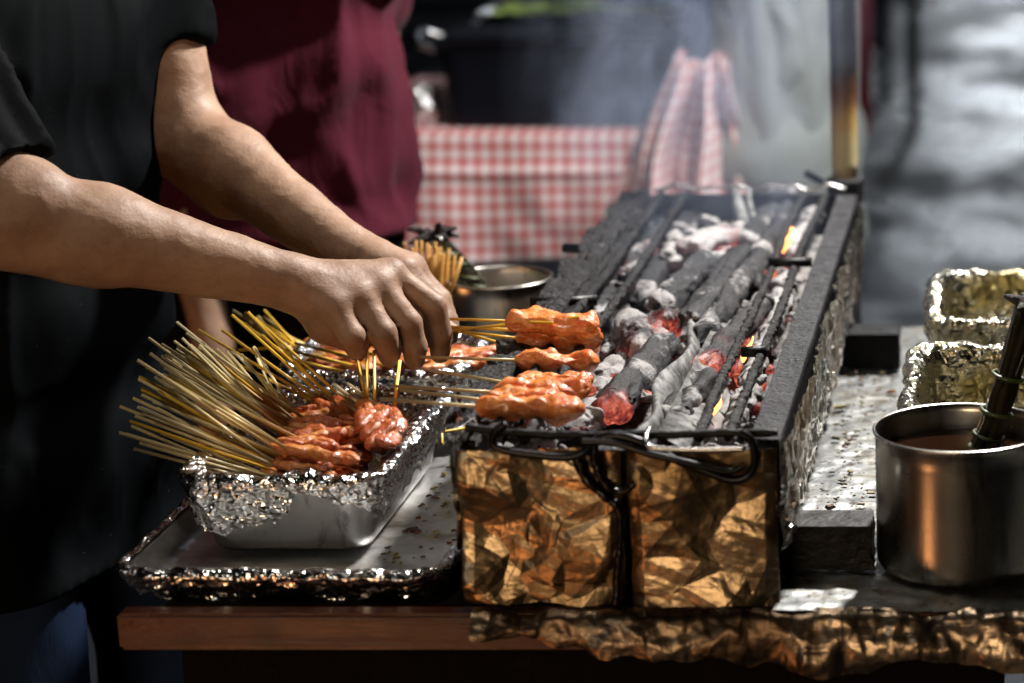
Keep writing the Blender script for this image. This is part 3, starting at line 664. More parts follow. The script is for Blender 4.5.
STK = {k: None for k in ('bamboo', 'bamboo_y', 'bamboo_o')}
for k in STK:
    me = stick_mesh(); me.materials.append(MT[k]); STK[k] = me
MEATS = {}
for k, n_, L, r in (('meat_raw', 5, .088, .0092), ('meat_red', 4, .085, .0100), ('meat_grill', 6, .112, .0152)):
    MEATS[k] = []
    for i in range(n_):
        me = meat_mesh(i*7+len(k), L, r, 1.25); me.materials.append(MT[k]); MEATS[k].append(me)
def skewer(E, C, stick, mt, label, group, scale=1, flat=0, tilt=None, overlap=.02, idx=None):
    """stick from its free end E to the meat start C; meat goes on in the same direction (tilt: own direction)"""
    E, C = Vector(E), Vector(C); d = (C-E).normalized()
    t = thing('satay_skewer', label, 'skewer', group, loc=C)
    t.rotation_mode = 'QUATERNION'; t.rotation_quaternion = d.to_track_quat('X', 'Z')
    s = link('stick', STK[stick], None, t); s.scale.x = (C-E).length+overlap; s.location.x = overlap
    s.rotation_euler.x = random.random()*6
    if mt:
        me = MEATS[mt][idx if idx is not None else random.randrange(len(MEATS[mt]))]; q = link('meat', me, None, t)
        q.rotation_mode = 'QUATERNION'
        dd = Vector(tilt).normalized() if tilt else d
        q.rotation_quaternion = t.rotation_quaternion.inverted() @ (dd.to_track_quat('X', 'Z') @ Matrix.Rotation(random.uniform(-.6, .6), 4, 'X').to_quaternion())
        q.scale = (scale, scale, scale)
    return t
ends = [(137, 447, 2.32), (133, 425, 2.33), (129, 405, 2.34), (148, 388, 2.37), (155, 366, 2.40), (172, 338, 2.45), (205, 352, 2.47), (222, 345, 2.5)]
def lerp_ends(t):
    u = t*(len(ends)-1); i = min(int(u), len(ends)-2); f = u-i; return [ends[i][k]*(1-f)+ends[i+1][k]*f for k in range(3)]
NF = 48
for i in range(NF):
    t = i/(NF-1); e = lerp_ends(t); lay = i % 3
    E = at(e[0]+random.gauss(0, 11)+lay*7, e[1]+random.gauss(0, 4), Y=e[2]+random.gauss(0, .008))
    Cc = at(270+32*t+random.gauss(0, 8), 486-62*t-lay*3+random.gauss(0, 2.5), Y=2.295+.165*t+random.gauss(0, .006))
    Cc.z = max(min(Cc.z, .90), .838)
    skewer(E, Cc, 'bamboo' if random.random() < .72 else 'bamboo_y', 'meat_raw', 'raw satay skewer in the dense fan of sticks over the near pan\'s left rim', 'raw skewers fanned over the near pan', .95, tilt=(1, random.uniform(-.25, .25), random.uniform(-.12, .03)), overlap=.03)
for i, (ex, ey, cx_, cy_) in enumerate(((198, 330, 318, 402), (232, 315, 338, 410), (248, 312, 344, 412), (262, 335, 332, 398), (231, 361, 310, 400), (222, 330, 326, 404), (255, 318, 350, 405))):
    skewer(at(ex, ey, Y=2.50), at(cx_, cy_, Y=2.475), 'bamboo_y', 'meat_red', 'yellow-sticked raw skewer of red meat crossing from the back of the near pan', 'red meat skewers at the back of the near pan', 1., tilt=(.8, -.75+.15*i/7, -.12), overlap=.03)
lab = ['thin yellow skewer standing upright beneath the hands at the left', 'first of two upright yellow skewers side by side in the near pan', 'second of two upright yellow skewers side by side in the near pan', 'upright yellow skewer nearest the right rim of the near pan']
for i, (x0, y0, x1, y1) in enumerate(((356, 352, 366, 400), (367, 350, 367, 424), (374, 350, 375, 424), (400, 360, 394, 408))):
    skewer(at(x0, y0, Y=2.44), at(x1, y1, Y=2.43), 'bamboo_y', 'meat_red', lab[i], 'upright skewers in the near pan', .8, tilt=(.25, -.9, -.15), overlap=.012)
for i in range(26):      # shorter strips heaped on top of the fan
    f_ = i/25; c = at(266+12*f_+rng.uniform(0, 34), 464-42*f_+rng.uniform(-3, 3), Y=2.275+.19*f_); c.z = max(c.z, .866)+.012*(i % 2)
    skewer(c+Vector((-.13, .02+.02*(i % 3), .052+.01*(i % 4))), c, 'bamboo', ('meat_raw', 'meat_raw', 'meat_red')[i % 3], 'raw skewer lying on top of the meat heap in the near pan', 'raw skewers on top of the heap', .72, tilt=(1, random.uniform(-.5, .5), random.uniform(-.1, .05)), overlap=.02)
for i in range(6):       # sauced meat right side of near pan
    c = at(366+i*5, 408+ (i % 3)*9, Y=2.42-.02*(i % 3)); skewer(c+Vector((-.05, .06, .01)), c, 'bamboo', 'meat_red', 'dark sauced raw skewer lying at the right side of the near pan', 'sauced skewers at the right of the near pan', .85, tilt=(.2, -1, 0), overlap=.02)
for i in range(14):      # second pan
    t = i/13; E = at(232+random.uniform(0, 34), 309+random.uniform(0, 24), Y=2.74+random.uniform(-.02, .03)); Cc = at(302+30*t, 366-10*t+random.gauss(0, 2), Y=2.66+.06*t)
    if i == 3: E = at(238, 350, Y=2.72); Cc = at(300, 346, Y=2.75)
    Cc.z = max(Cc.z, .89)
    skewer(E, Cc, 'bamboo_y' if i % 2 else 'bamboo', 'meat_red' if i % 3 else 'meat_raw', 'raw skewer in the second pan with its stick leaning out to the left', 'raw skewers in the second pan', 1., tilt=(1, random.uniform(-.3, .3), -.02), overlap=.03)
for i in range(9):       # more meat filling the second pan to the right of the sticks
    c = at(345+i*11, 372-(i % 3)*6, z=.905); skewer(c+Vector((-.09, .03, .012)), c, 'bamboo_y', 'meat_red' if i % 2 else 'meat_raw', 'raw skewer lying flat in the right half of the second pan under the hands', 'raw skewers lying in the second pan', 1., tilt=(.8, .5, 0), overlap=.03)
# small dish
dm = link('meat_piece', MEATS['meat_red'][1].copy(), None); c = at(430, 418, z=.84); dm.location = c; dm.scale = (.4, 1.1, 1.1); tag(dm, 'piece of red raw meat in the small foil dish', 'meat')
for i, (a, b, l) in enumerate((((417, 437), (466, 428), 'yellow stick lying lowest across the small foil dish'), ((420, 432), (446, 415), 'yellow stick slanting across the small foil dish'), ((442, 444), (441, 405), 'yellow stick crossing the other two in the small foil dish'))):
    A, B = at(*a, z=.842+.003*i), at(*b, z=.845+.003*i)
    tag(tube('bamboo_stick', [A, A.lerp(B, .5), B], .0018, MT['bamboo_y'], n=8), l, 'stick', 'loose sticks in the small foil dish')
# skewers cooking on the grill
gk = 'meat skewers cooking on the front of the grill'
def grill_skewer(a, b, Y, e, lab, idx, sc=1., dz=0, Y2=None, st='bamboo'):
    C, D = at(*a, Y=Y), at(*b, Y=Y2 or Y); E = at(*e, Y=Y+.01); skewer(E, C, st, 'meat_grill', lab, gk, (D-C).length/.112, tilt=tuple(D-C), idx=idx, overlap=.06)
grill_skewer((475, 406), (586, 410), 2.235, (382, 399), 'front meat skewer on the grill, its stick reaching left toward the dish', 0)
grill_skewer((492, 392), (592, 388), 2.30, (392, 386), 'second meat skewer on the grill, behind the front one', 1)
grill_skewer((485, 400), (560, 396), 2.27, (400, 390), 'short meat skewer squeezed between the two front skewers on the grill', 2)
grill_skewer((514, 384), (594, 380), 2.345, (430, 370), 'third meat skewer on the grill, with a pale stick', 3)
grill_skewer((514, 360), (600, 362), 2.42, (420, 357), 'meat skewer just below the bunch that the hands hold', 4)
for i, (a, b, e) in enumerate((((505, 321), (597, 326), (425, 318)), ((515, 338), (600, 342), (430, 328)), ((510, 346), (598, 350), (428, 322)), ((530, 322), (600, 332), (430, 333)), ((522, 330), (602, 338), (428, 326)))):
    C, D, E = at(*a, Y=2.50+.012*(i % 3)), at(*b, Y=2.49+.012*(i % 3)), at(*e, Y=2.54)
    skewer(E, C, 'bamboo_y', 'meat_grill', 'meat skewer in the bunch that the person holds over the grill', 'skewers held in a bunch by the hands', (D-C).length/.112*1.02, tilt=tuple(D-C), idx=(i+2) % 6, overlap=.06)
# bunch of upright sticks in a can
can = thing('steel_cup', 'steel cup hidden by the hands, holding the upright bunch of sticks', 'cup', loc=(-.742, 2.99, .806))
V, Fc = tube_data([(0, 0, 0), (0, 0, .002), (0, 0, .10), (0, 0, .101), (0, 0, .098), (0, 0, .004)], [.03, .034, .036, .0345, .0335, .03], 32); link('cup_body', new_mesh('cup_body', V, Fc), MT['steel'], can)
for i in range(30):
    a = random.uniform(0, 6.28); q = math.sqrt(random.random())*.026; bx, by = -.742+q*math.cos(a), 2.99+q*math.sin(a)
    tp = at(400+58*(.5+.5*math.cos(a)*q/.026)+random.gauss(0, 3), 246+random.uniform(-6, 14)+(0 if i % 5 else 14), Y=2.97+q*math.sin(a)*1.2)
    A = Vector((bx, by, .812)); tag(tube('bamboo_stick', [A, A.lerp(tp, .5), tp], .0022, MT['bamboo_o'], n=7), 'orange-brown bamboo stick in the upright bunch behind the hands', 'stick', 'upright bunch of sticks behind the hands')
A, B = at(443, 318, Y=2.93), at(462, 257, Y=2.95); tag(tube('bamboo_stick', [A, A.lerp(B, .5), B], .0024, MT['bamboo_o'], n=7), 'single tan stick leaning apart to the right of the upright bunch', 'stick')

# ------------------------------------------------------------------ pots and brushes
def pot(name, label, x, y, r, h, mat, z0=TZ+.007, flare=0):
    t = thing(name, label, 'pot', loc=(x, y, z0)); n = 96
    prof = [(0.0, .001), (r*.9, 0), (r*.97, .003), (r*.995, .008)]+[(r*(1+flare*q), h*q) for q in np.linspace(.1, .97, 8)]+[(r*(1+flare)+.0018, h-.002), (r*(1+flare)+.0028, h+.0005), (r*(1+flare)+.001, h+.002), (r*(1+flare)-.001, h)]+[(r*(1+flare*q)-.002, h*q) for q in np.linspace(.95, .04, 8)]+[(0., .006)]
    V = [(p*math.cos(a), p*math.sin(a), z) for a in np.arange(n)*2*math.pi/n for (p, z) in prof]
    link('pot_body', new_mesh('pot_body', V, grid_faces(n, len(prof), True)), mat, t); return t
p1 = pot('steel_pot', 'large brushed steel pot of dark sauce at the right front of the cart', -.046, 2.252, .083, .137, MT['steel_pot'])
V = [(.08*math.cos(a), .08*math.sin(a), .112) for a in np.arange(64)*2*math.pi/64]; sc = link('sauce', new_mesh('sauce', V, [tuple(range(64))]), MT['sauce']); sc.location = p1.location; tag(sc, 'dark glossy basting sauce inside the large right pot', 'sauce')
MT['steel_small'] = steel_mat('small_pot_steel', (.7, .66, .6), .3)
p2 = pot('steel_pot', 'smaller round steel pot behind the hands, left of the grill', -.645, 2.99, .062, .118, MT['steel_small'], flare=.04)
def brush(label, a, b, n, r, seed, ties, head=None):
    t = thing('basting_brush', label, 'basting brush', 'lemongrass basting brushes in pots', loc=a); a, b = Vector(a), Vector(b); d = b-a; rnd = random.Random(seed)
    for i in range(n):
        th = i*2*math.pi/n; o = Vector((math.cos(th), math.sin(th), 0))*r*.62
        pts = [o*(1.15-.25*math.sin(u*3)) + d*u + Vector((rnd.gauss(0, .001), rnd.gauss(0, .001), 0)) for u in np.linspace(0, 1, 8)]
        tube('stalk', pts, r*.5, MT['stalk'], t, n=8)
    for u in ties:
        c = d*u; pts = [c+Vector((math.cos(k), math.sin(k)*1., -.25*math.cos(k)))*r*1.15 for k in np.linspace(0, 6.3, 24)]; tube('tie', pts, .0022, MT['tie'], t, n=6)
    if head:
        parts = []
        for i in range(40):
            e = d*1.0+Vector((rnd.gauss(0, 1), rnd.gauss(0, 1), rnd.gauss(-.3, .6)))*head; parts.append(tube_data([d*.93, (d*.93).lerp(e, .6)+Vector((0, 0, .004)), e], [.004, .005, .002], 6))
        link('head', new_mesh('head', *merge(parts)), MT['char_head'], t)
    return t
brush('dark basting brush of tied green stalks leaning out of the large right pot', at(978, 470, Y=2.27), at(1032, 300, Y=2.33), 5, .013, 3, (.12, .2, .34, .55), .012)
brush('charred basting brush with green ties lying in the smaller pot behind the hands', at(492, 300, Y=3.02), at(432, 234, Y=3.0), 6, .012, 5, (.25, .38, .6, .75), .014)

# foil pans on the right
for (cx_, cy_, hx, hy, z0, h, lab, sd) in ((.03, 2.49, .13, .135, .808, .118, 'near empty oily foil-lined pan behind the large steel pot', 51), (.036, 2.855, .122, .128, .83, .10, 'far empty foil-lined pan at the back right corner of the cart', 61)):
    t = thing('foil_pan', lab, 'pan', 'foil-lined pans on the right', loc=(cx_, cy_, z0))
    tub('pan_body', t, MT['steel_pan'], 0, 0, hx, hy, .03, 0, h, .012)
    foil_liner('foil_lining', t, MT['foil_oily'], 0, 0, hx, hy, .033, 0, h, .012, lambda u: .03+.012*math.sin(u*41), n=560, seed=sd, amp=.008, fq=30)

# food scraps: countless bits
def scraps(name, n, x0, x1, y0, y1, z, seed, smin, smax, lab):
    r = np.random.default_rng(seed); parts = []
    for i in range(n):
        c = np.array([r.uniform(x0, x1), r.uniform(y0, y1), z]); s = r.uniform(smin, smax)*(2 if r.random() < .06 else 1); m = r.integers(5, 8); a = np.sort(r.random(m)*6.28); q = .5+r.random(m)
        ring = np.stack([np.cos(a)*s*q*1.6, np.sin(a)*s*q, np.zeros(m)], 1); top = ring*.6+[0, 0, s*.6]; th = r.random()*6.28; Rz = np.array([[math.cos(th), -math.sin(th), 0], [math.sin(th), math.cos(th), 0], [0, 0, 1]])
        V = np.vstack([ring, top])@Rz.T+c; parts.append((V, [tuple(range(m, 2*m))]+[(k, (k+1) % m, m+(k+1) % m, m+k) for k in range(m)]))
    link(name, new_mesh(name, *merge(parts), smooth=False), MT['scraps'], kind='stuff', label=lab)
scraps('food_scraps', 240, -.205, -.11, 2.28, 3.0, .8075, 5, .0008, .0028, 'crumbs and bits of food scattered on the foil table top')
scraps('food_scraps', 130, -.62, -.55, 2.24, 2.7, .8095, 6, .001, .004, 'yellow and brown food bits scattered on the steel tray')

# ------------------------------------------------------------------ people
def cloth_folds(V, Q, amp, seed, vert=1.0, f=9):
    amp = amp*np.clip((V[:, 2]-V[:, 2].min())/.06, .12, 1)
    N = vnormals(V, Q); W = V*[1, 1, vert]; W = W+.05*np.stack([vnoise(V, 5, seed+k) for k in range(3)], 1)
    a = 1-np.abs(vnoise(W, f, seed)*2.2); b = 1-np.abs(vnoise(W, f*2.2, seed+5)*2.2)
    return V+N*((np.clip(a, -.6, 1)*amp+np.clip(b, -.6, 1)*amp*.4)-amp*.3)[:, None]
def finish(name, fld, mat, parent, folds=None, sm=2):
    V, Q = fld.mesh(); V = smooth_v(V, Q, sm)
    if folds: V = cloth_folds(V, Q, *folds)
    return link(name, new_mesh(name, V, Q), mat, parent)

def head_on(f, H, fd, ld):
    """skull, jaw, nose, ears at head centre H facing fd"""
    H, fd, ld = Vector(H), Vector(fd), Vector(ld); up = Vector((0, 0, 1))
    f.add(H+up*.03-fd*.015, H+up*.03+fd*.015, .078, .075, .02); f.add(H-up*.03+fd*.02, H-up*.085+fd*.045, .058, .036, .03)
    f.add(H+fd*.085+up*.01, H+fd*.108-up*.018, .009, .014, .012)
    for s in (1, -1): f.add(H+ld*s*.078+up*.02, H+ld*s*.08-up*.02, .012, .009, .008); f.add(H+fd*.082+ld*s*.03+up*.012, H+fd*.083+ld*s*.03+up*.012, .013, .013, .006)
    f.add(H+fd*.088-up*.048-ld*.018, H+fd*.088-up*.048+ld*.018, .008, .008, .008)
def hair_on(f, H, fd):
    H, fd = Vector(H), Vector(fd); up = Vector((0, 0, 1)); f.add(H+up*.045-fd*.03, H+up*.05+fd*.012, .084, .079, .02); f.add(H-fd*.05, H-fd*.055-up*.03, .06, .045, .03)

def standing(label, x, y, ang, shirt, trousers, hem=.86, arms=None, height=1.7, seed=0, apron=None, shirt_amp=.012):
    """a simple full figure; arms: list of joint chains (shoulder, elbow, wrist, hand) in world space"""
    fd = Vector((math.cos(ang), math.sin(ang), 0)); ld = Vector((-fd.y, fd.x, 0)); o = Vector((x, y, 0)); k = height/1.7
    Pt = lambda f_, l_, z_: o+fd*f_+ld*l_+Vector((0, 0, z_*k))
    ax = lambda c, h, s: np.arange(c-h, c+h, s)
    root = thing('person', label, 'person', loc=(x, y, 0))
    body = Field(ax(x, .42, .012), ax(y, .42, .012), np.arange(0, 1.85*k, .012))
    for s in (1, -1):
        body.add(Pt(0, .09*s, .9), Pt(.0, .10*s, .5), .08, .055); body.add(Pt(0, .10*s, .5), Pt(-.01, .10*s, .08), .055, .04); body.add(Pt(-.03, .10*s, .045), Pt(.13, .11*s, .03), .035, .028)
    body.add(Pt(0, -.07, .97), Pt(0, .07, .97), .105, k=.05); body.add(Pt(0, -.06, 1.12), Pt(0, .06, 1.12), .10, k=.05); body.add(Pt(0, -.1, 1.3), Pt(0, .1, 1.3), .10, k=.05); body.add(Pt(0, -.16, 1.4), Pt(0, .16, 1.4), .055, k=.05)
    body.add(Pt(0, 0, 1.42), Pt(.015, 0, 1.52), .055, .052, .04); head_on(body, Pt(.02, 0, 1.6), fd, ld)
    if arms is None: arms = [[Pt(0, .19*s, 1.40), Pt(-.03, .25*s, 1.12), Pt(.02, .27*s, .88), Pt(.05, .26*s, .79)] for s in (1, -1)]
    for A in arms:
        A = [Vector(a) for a in A]; body.add(A[0], A[1], .05, .042, .03); body.add(A[1], A[2], .043, .028); body.add(A[2], A[3], .028, .036, .015)
        d = (A[3]-A[2]).normalized(); n1 = d.cross(fd if abs(d.dot(fd)) < .8 else ld).normalized()
        for q, LQ in zip((-.03, -.01, .01, .03), (.055, .07, .075, .06)): body.add(A[3]+n1*q, A[3]+n1*q*1.1+d*LQ+fd*.008, .0105, .008, .006)
        body.add(A[2]+d*.03+n1*.02, A[2]+d*.08+n1*.055, .012, .009, .01)
    bm_ = finish('body', body, MT['skin'], None); part(bm_, root)
    h = Field(ax(x, .2, .012), ax(y, .2, .012), np.arange(1.4*k, 1.85*k, .012)); hair_on(h, Pt(.02, 0, 1.6), fd); part(finish('hair', h, MT['hair'], None), root)
    t = Field(ax(x, .35, .012), ax(y, .35, .012), np.arange(.04, 1.1, .012))
    for s in (1, -1): t.add(Pt(0, .085*s, .92), Pt(.0, .10*s, .5), .105, .08, .03); t.add(Pt(0, .10*s, .5), Pt(-.01, .10*s, .09), .08, .07, .02)
    t.add(Pt(0, -.06, .95), Pt(0, .06, .95), .115, k=.04); t.cut((0, 0, min(.9, hem+.01)), (0, 0, 1)); part(finish('trousers', t, trousers, None, (.010, seed+3, .6, 10)), root)
    g = Field(ax(x, .42, .01), ax(y, .42, .01), np.arange(hem-.03, 1.55, .01))
    g.add(Pt(0, -.09, .8), Pt(0, .09, .8), .15, k=.05); g.add(Pt(0, -.09, .6), Pt(0, .09, .6), .15, k=.05); g.add(Pt(0, -.08, .97), Pt(0, .08, .97), .13, k=.05); g.add(Pt(0, -.08, 1.12), Pt(0, .08, 1.12), .125, k=.06); g.add(Pt(0, -.1, 1.3), Pt(0, .1, 1.3), .122, k=.05); g.add(Pt(0, -.17, 1.4), Pt(0, .17, 1.4), .07, k=.05)
    g.cut((0, 0, hem), (0, 0, -1)); g.cut(Pt(.03, 0, 1.50), (0, 0, 1))
    for A in arms: g.add(A[0], Vector(A[0]).lerp(Vector(A[1]), .75), .07, .066, .02)
    part(finish('shirt', g, shirt, None, (shirt_amp, seed, .45, 8)), root)
    if apron is not None:
        a0, a1 = apron; nu, nv = 40, 60; V = []
        for i in range(nu):
            th = a0+(a1-a0)*i/(nu-1)
            for j in range(nv):
                z_ = .62+j/(nv-1)*.68; rr = .155+.01*math.sin(th*9+z_*5)+.012*(1.3-z_); V.append((x+rr*.87*math.cos(th), y+rr*1.32*math.sin(th), z_))
        part(link('apron', new_mesh('apron', V, grid_faces(nu, nv)), MT['apron']), root)
    return root

# the vendor
vr = thing('person', 'person in a black t-shirt and jeans turning skewers with both hands', 'person', loc=(-1.09, 2.62, 0))
VO = Vector((-1.11, 2.62, 0)); fd = Vector((.967, -.25, 0)).normalized(); ld = Vector((-fd.y, fd.x, 0))
VP = lambda f_, l_, z_: VO+fd*f_+ld*l_+Vector((0, 0, z_))
RS, RE, RW = VP(0, -.19, 1.41), at(8, 212, Y=2.36), at(288, 281, Y=2.45)
LS, LE, LW = at(128, -95, Y=2.80), at(184, 134, Y=2.76), at(343, 248, Y=2.62)
body = Field(axis(-1.45, -.56, .009, .004, -1.0, -.57), axis(2.1, 3.05, .009, .004, 2.30, 2.86), axis(0, 1.8, .012, .004, .93, 1.32))
for s, k1, k2, f1 in ((-1, .12, .12, .03), (1, .17, .17, .05)):
    body.add(VP(0, .10*s, .9), VP(f1, k1*s, .5), .08, .055); body.add(VP(f1, k1*s, .5), VP(-.01, k2*s, .08), .055, .04); body.add(VP(-.03, k2*s, .045), VP(.13, (k2+.01)*s, .03), .035, .028)
body.add(VP(0, -.07, .97), VP(0, .07, .97), .10, k=.05); body.add(VP(0, -.06, 1.12), VP(0, .06, 1.12), .095, k=.05); body.add(VP(0, -.09, 1.3), VP(0, .09, 1.3), .095, k=.05); body.add(VP(0, -.15, 1.4), VP(0, .15, 1.4), .05, k=.05)
body.add(VP(0, 0, 1.42), VP(.04, 0, 1.51), .055, .052, .04); head_on(body, VP(.07, 0, 1.58), (fd*.9+Vector((0, 0, -.4))).normalized(), ld)
# arms: muscle volumes taper to the wrists
body.add(RS, RE, .055, .045, .03); body.add(RE, RE.lerp(RW, .32), .047, .0485, .02); body.add(RE.lerp(RW, .32), RW, .0485, .0285, .02); body.add(RE, RE+Vector((.02, 0, .012)), .044, .04, .02)
body.add(RE+Vector((-.01, 0, -.02)), RE.lerp(RW, .3)+Vector((0, 0, -.014)), .036, .034, .02)
body.add(LS, LE, .05, .043, .03); body.add(LE, LE.lerp(LW, .3), .045, .046, .02); body.add(LE.lerp(LW, .3), LW, .046, .029, .02); body.add(LE+Vector((-.01, -.01, -.01)), LE.lerp(LW, .35)+Vector((-.012, 0, -.018)), .034, .033, .02)
# right hand, seen from its little-finger side
def hand(W, mcp, pips, tips, rad, thumb, wr=.027, pr=.017):
    for q in mcp: body.add(W, q, wr*.82, pr, .012)
    for q, q2 in zip(mcp[:-1], mcp[1:]): body.add(q, q2, pr*.85, pr*.85, .01)
    for (a, b, c, r) in zip(mcp, pips, tips, rad):
        m = b.lerp(c, .52)+(b-a).normalized()*.004
        body.add(a, b, r*1.2, r*1.05, .006); body.add(b, m, r*1.08, r*.95, .004); body.add(m, c, r*.95, r*.8, .004)
    body.add(thumb[0], thumb[1], .017, .0145, .014); body.add(thumb[1], thumb[2], .0135, .012, .006); body.add(thumb[2], thumb[3], .012, .0095, .004)
body.add(at(300, 292, Y=2.445), at(326, 326, Y=2.45), .019, .0165, .016); body.add(at(326, 326, Y=2.45), at(352, 338, Y=2.47), .0165, .015, .012)
hand(RW, [at(390, 275, Y=2.51), at(377, 287, Y=2.486), at(358, 298, Y=2.462), at(334, 307, Y=2.44)],
     [at(434, 306, Y=2.512), at(409, 324, Y=2.478), at(383, 334, Y=2.450), at(352, 336, Y=2.428)],
     [at(440, 355, Y=2.515), at(415, 361, Y=2.482), at(390, 358, Y=2.462), at(358, 352, Y=2.455)], [.0128, .0138, .0132, .0118],
     [at(325, 280, Y=2.50), at(375, 305, Y=2.54), at(410, 325, Y=2.55), at(436, 342, Y=2.545)])
# left hand behind it, pinching the bunch of skewers
hand(LW, [at(404, 270, Y=2.575), at(410, 268, Y=2.60), at(408, 270, Y=2.625), at(398, 276, Y=2.65)],
     [at(436, 302, Y=2.57), at(440, 300, Y=2.596), at(436, 302, Y=2.62), at(426, 308, Y=2.645)],
     [at(449, 334, Y=2.555), at(450, 336, Y=2.58), at(445, 338, Y=2.605), at(436, 338, Y=2.63)], [.0112, .0118, .011, .0098],
     [at(375, 262, Y=2.585), at(405, 292, Y=2.555), at(430, 318, Y=2.545), at(452, 332, Y=2.54)])
Vb, Qb = body.mesh(); Vb = smooth_v(Vb, Qb, 1); Nb = vnormals(Vb, Qb)
Vb = Vb+Nb*(.0011*fbm(Vb, 26, 5, 3)+.0003*crumple(Vb*[1, 1, 1], 60, 6)+.0005*np.clip(1-np.abs(vnoise(Vb*[.5, 1.2, 1.2], 42, 9))*3.5, 0, 1))[:, None]
part(link('body', new_mesh('body', Vb, Qb), MT['skin']), vr)
h = Field(np.arange(-1.25, -.8, .012), np.arange(2.35, 2.85, .012), np.arange(1.4, 1.8, .012)); hair_on(h, VP(.07, 0, 1.58), fd); part(finish('hair', h, MT['hair'], None), vr)
t = Field(np.arange(-1.35, -.8, .008), np.arange(2.2, 3.0, .008), np.arange(.04, 1.1, .008))
for (a, b, c) in ((VP(0, -.10, .92), VP(.03, -.12, .5), VP(0, -.12, .09)), (VP(-.01, .12, .92), VP(.05, .17, .5), VP(0, .17, .09))):
    t.add(a, b, .105, .082, .03); t.add(b, c, .082, .072, .02)
t.add(VP(0, -.06, .95), VP(0, .06, .95), .112, k=.04); t.cut((0, 0, .71), (0, 0, 1)); part(finish('jeans', t, MT['jeans'], None, (.007, 4, .5, 7)), vr)
g = Field(np.arange(-1.42, -.8, .006), np.arange(2.15, 3.0, .006), np.arange(.64, 1.56, .006))
g.add(VP(.01, -.12, .64), VP(.01, .12, .64), .128, k=.04); g.add(VP(.0, -.10, .80), VP(0, .10, .80), .122, k=.04); g.add(VP(.0, -.08, .97), VP(.0, .09, .97), .118, k=.04); g.add(VP(.0, -.08, 1.12), VP(.0, .09, 1.12), .117, k=.04); g.add(VP(.0, -.1, 1.25), VP(.0, .115, 1.25), .121, k=.04); g.add(VP(0, -.1, 1.32), VP(0, .1, 1.32), .112, k=.04); g.add(VP(0, -.17, 1.4), VP(0, .17, 1.4), .068, k=.05)
g.cut((0, 0, .69), (0, 0, -1)); g.cut(VP(.03, 0, 1.50), (0, 0, 1))
for (a, b, cutp, r1, r2) in ((RS, RE, at(20, 160, Y=2.36), .074, .066), (LS, LE, at(172, 46, Y=2.78), .064, .052)):
    q = Field(g.x, g.y, g.z); q.add(a, b, r1, r2, .02); d = (b-a).normalized(); q.cut(cutp, d); D = q.F
    kk = .03; hh = np.clip(.5+.5*(g.F-D)/kk, 0, 1); g.F = g.F*(1-hh)+D*hh-kk*hh*(1-hh)
part(finish('t_shirt', g, MT['tshirt'], None, (.009, 21, .22, 11), 1), vr)

# person in maroon shirt behind the vendor
mx, my = at(258, 100, Y=3.5).x, 3.5
standing('person in a loose maroon shirt standing behind the black t-shirted one', mx, my, R(100), MT['maroon'], MT['dark_cloth'], hem=.875, seed=8, shirt_amp=.02,
         arms=[[(mx-.17, my-.02, 1.40), at(166, 130, Y=3.42), at(214, 345, Y=3.38), at(204, 405, Y=3.36)], [(mx+.13, my+.08, 1.38), (mx+.1, my+.26, 1.14), (mx-.05, my+.36, 1.06), (mx-.12, my+.4, 1.04)]])
# person with apron and person in blue-grey behind the checked table
AX = at(786, 90, Y=4.7).x
standing('person in a long grey-green apron standing beside the checked table', AX, 4.7, R(178), MT['apron'], MT['jeans'], hem=.6, seed=14, apron=(R(60), R(400)), arms=[[(AX, 4.64, 1.40), (AX-.0, 4.68, 1.17), (AX-.2, 4.68, 1.22), (AX-.27, 4.68, 1.24)], [(AX, 4.87, 1.40), (AX-.03, 4.92, 1.17), (AX-.2, 4.84, 1.22), (AX-.27, 4.80, 1.24)]])
standing('person in a blue-grey shirt behind the right end of the checked table', at(705, 40, Y=5.3).x, 5.35, R(-95), MT['blue_shirt'], MT['dark_cloth'], hem=.84, seed=15)

# ------------------------------------------------------------------ back table with gingham cloth
TX0, TX1, TYF, TYB, TTZ = at(330, 133, Y=4.6).x, at(668, 133, Y=4.6).x, 4.6, 5.35, .842
bt = thing('back_table', 'folding table under the red and white checked cloth', 'table', loc=((TX0+TX1)/2, 4.95, 0))
part(box('table_top', TX0, TX1, TYF+.01, TYB, TTZ-.03, TTZ-.004, MT['dark_wood']), bt)
for x in (TX0+.03, TX1-.03):
    for y in (TYF+.06, TYB-.05): part(tube('leg', [(x, y, 0), (x, y, .4), (x, y, TTZ-.03)], .014, MT['iron'], n=10), bt)
pr = [(TYB, TTZ)]+[(y, TTZ) for y in np.linspace(TYB-.02, TYF+.004, 20)]+[(TYF, TTZ-.003)]+[(TYF-.004-.01*math.sin(t*3), TTZ-.006-.243*t) for t in np.linspace(0, 1, 46)]
P = np.array(pr); arc = np.concatenate([[0], np.cumsum(np.linalg.norm(np.diff(P, axis=0), axis=1))]); us = np.linspace(TX0-.01, TX1+.005, 200)
V = []; UV = []
for u in us:
    for j, (y, z) in enumerate(P): V.append((u, y, z)); UV.append((u/.0285, arc[j]/.0285))
V = np.array(V); dn = np.clip((TTZ-V[:, 2])/.26, 0, 1)
V[:, 1] -= dn*(.016*np.sin(V[:, 0]*21)+.02*vnoise(V*[1, 0, .4], 12, 4)+.01) + .007*np.exp(-((V[:, 2]-(TTZ-.075))/.012)**2)
V[:, 2] += .006*dn*vnoise(V*[1, 0, 0], 8, 6); V[:, 0] += .006*vnoise(V*[1, .0, 1], 9, 16)*dn; V[:, 1] -= .008*dn*vnoise(V*[1, 0, 1], 16, 26)
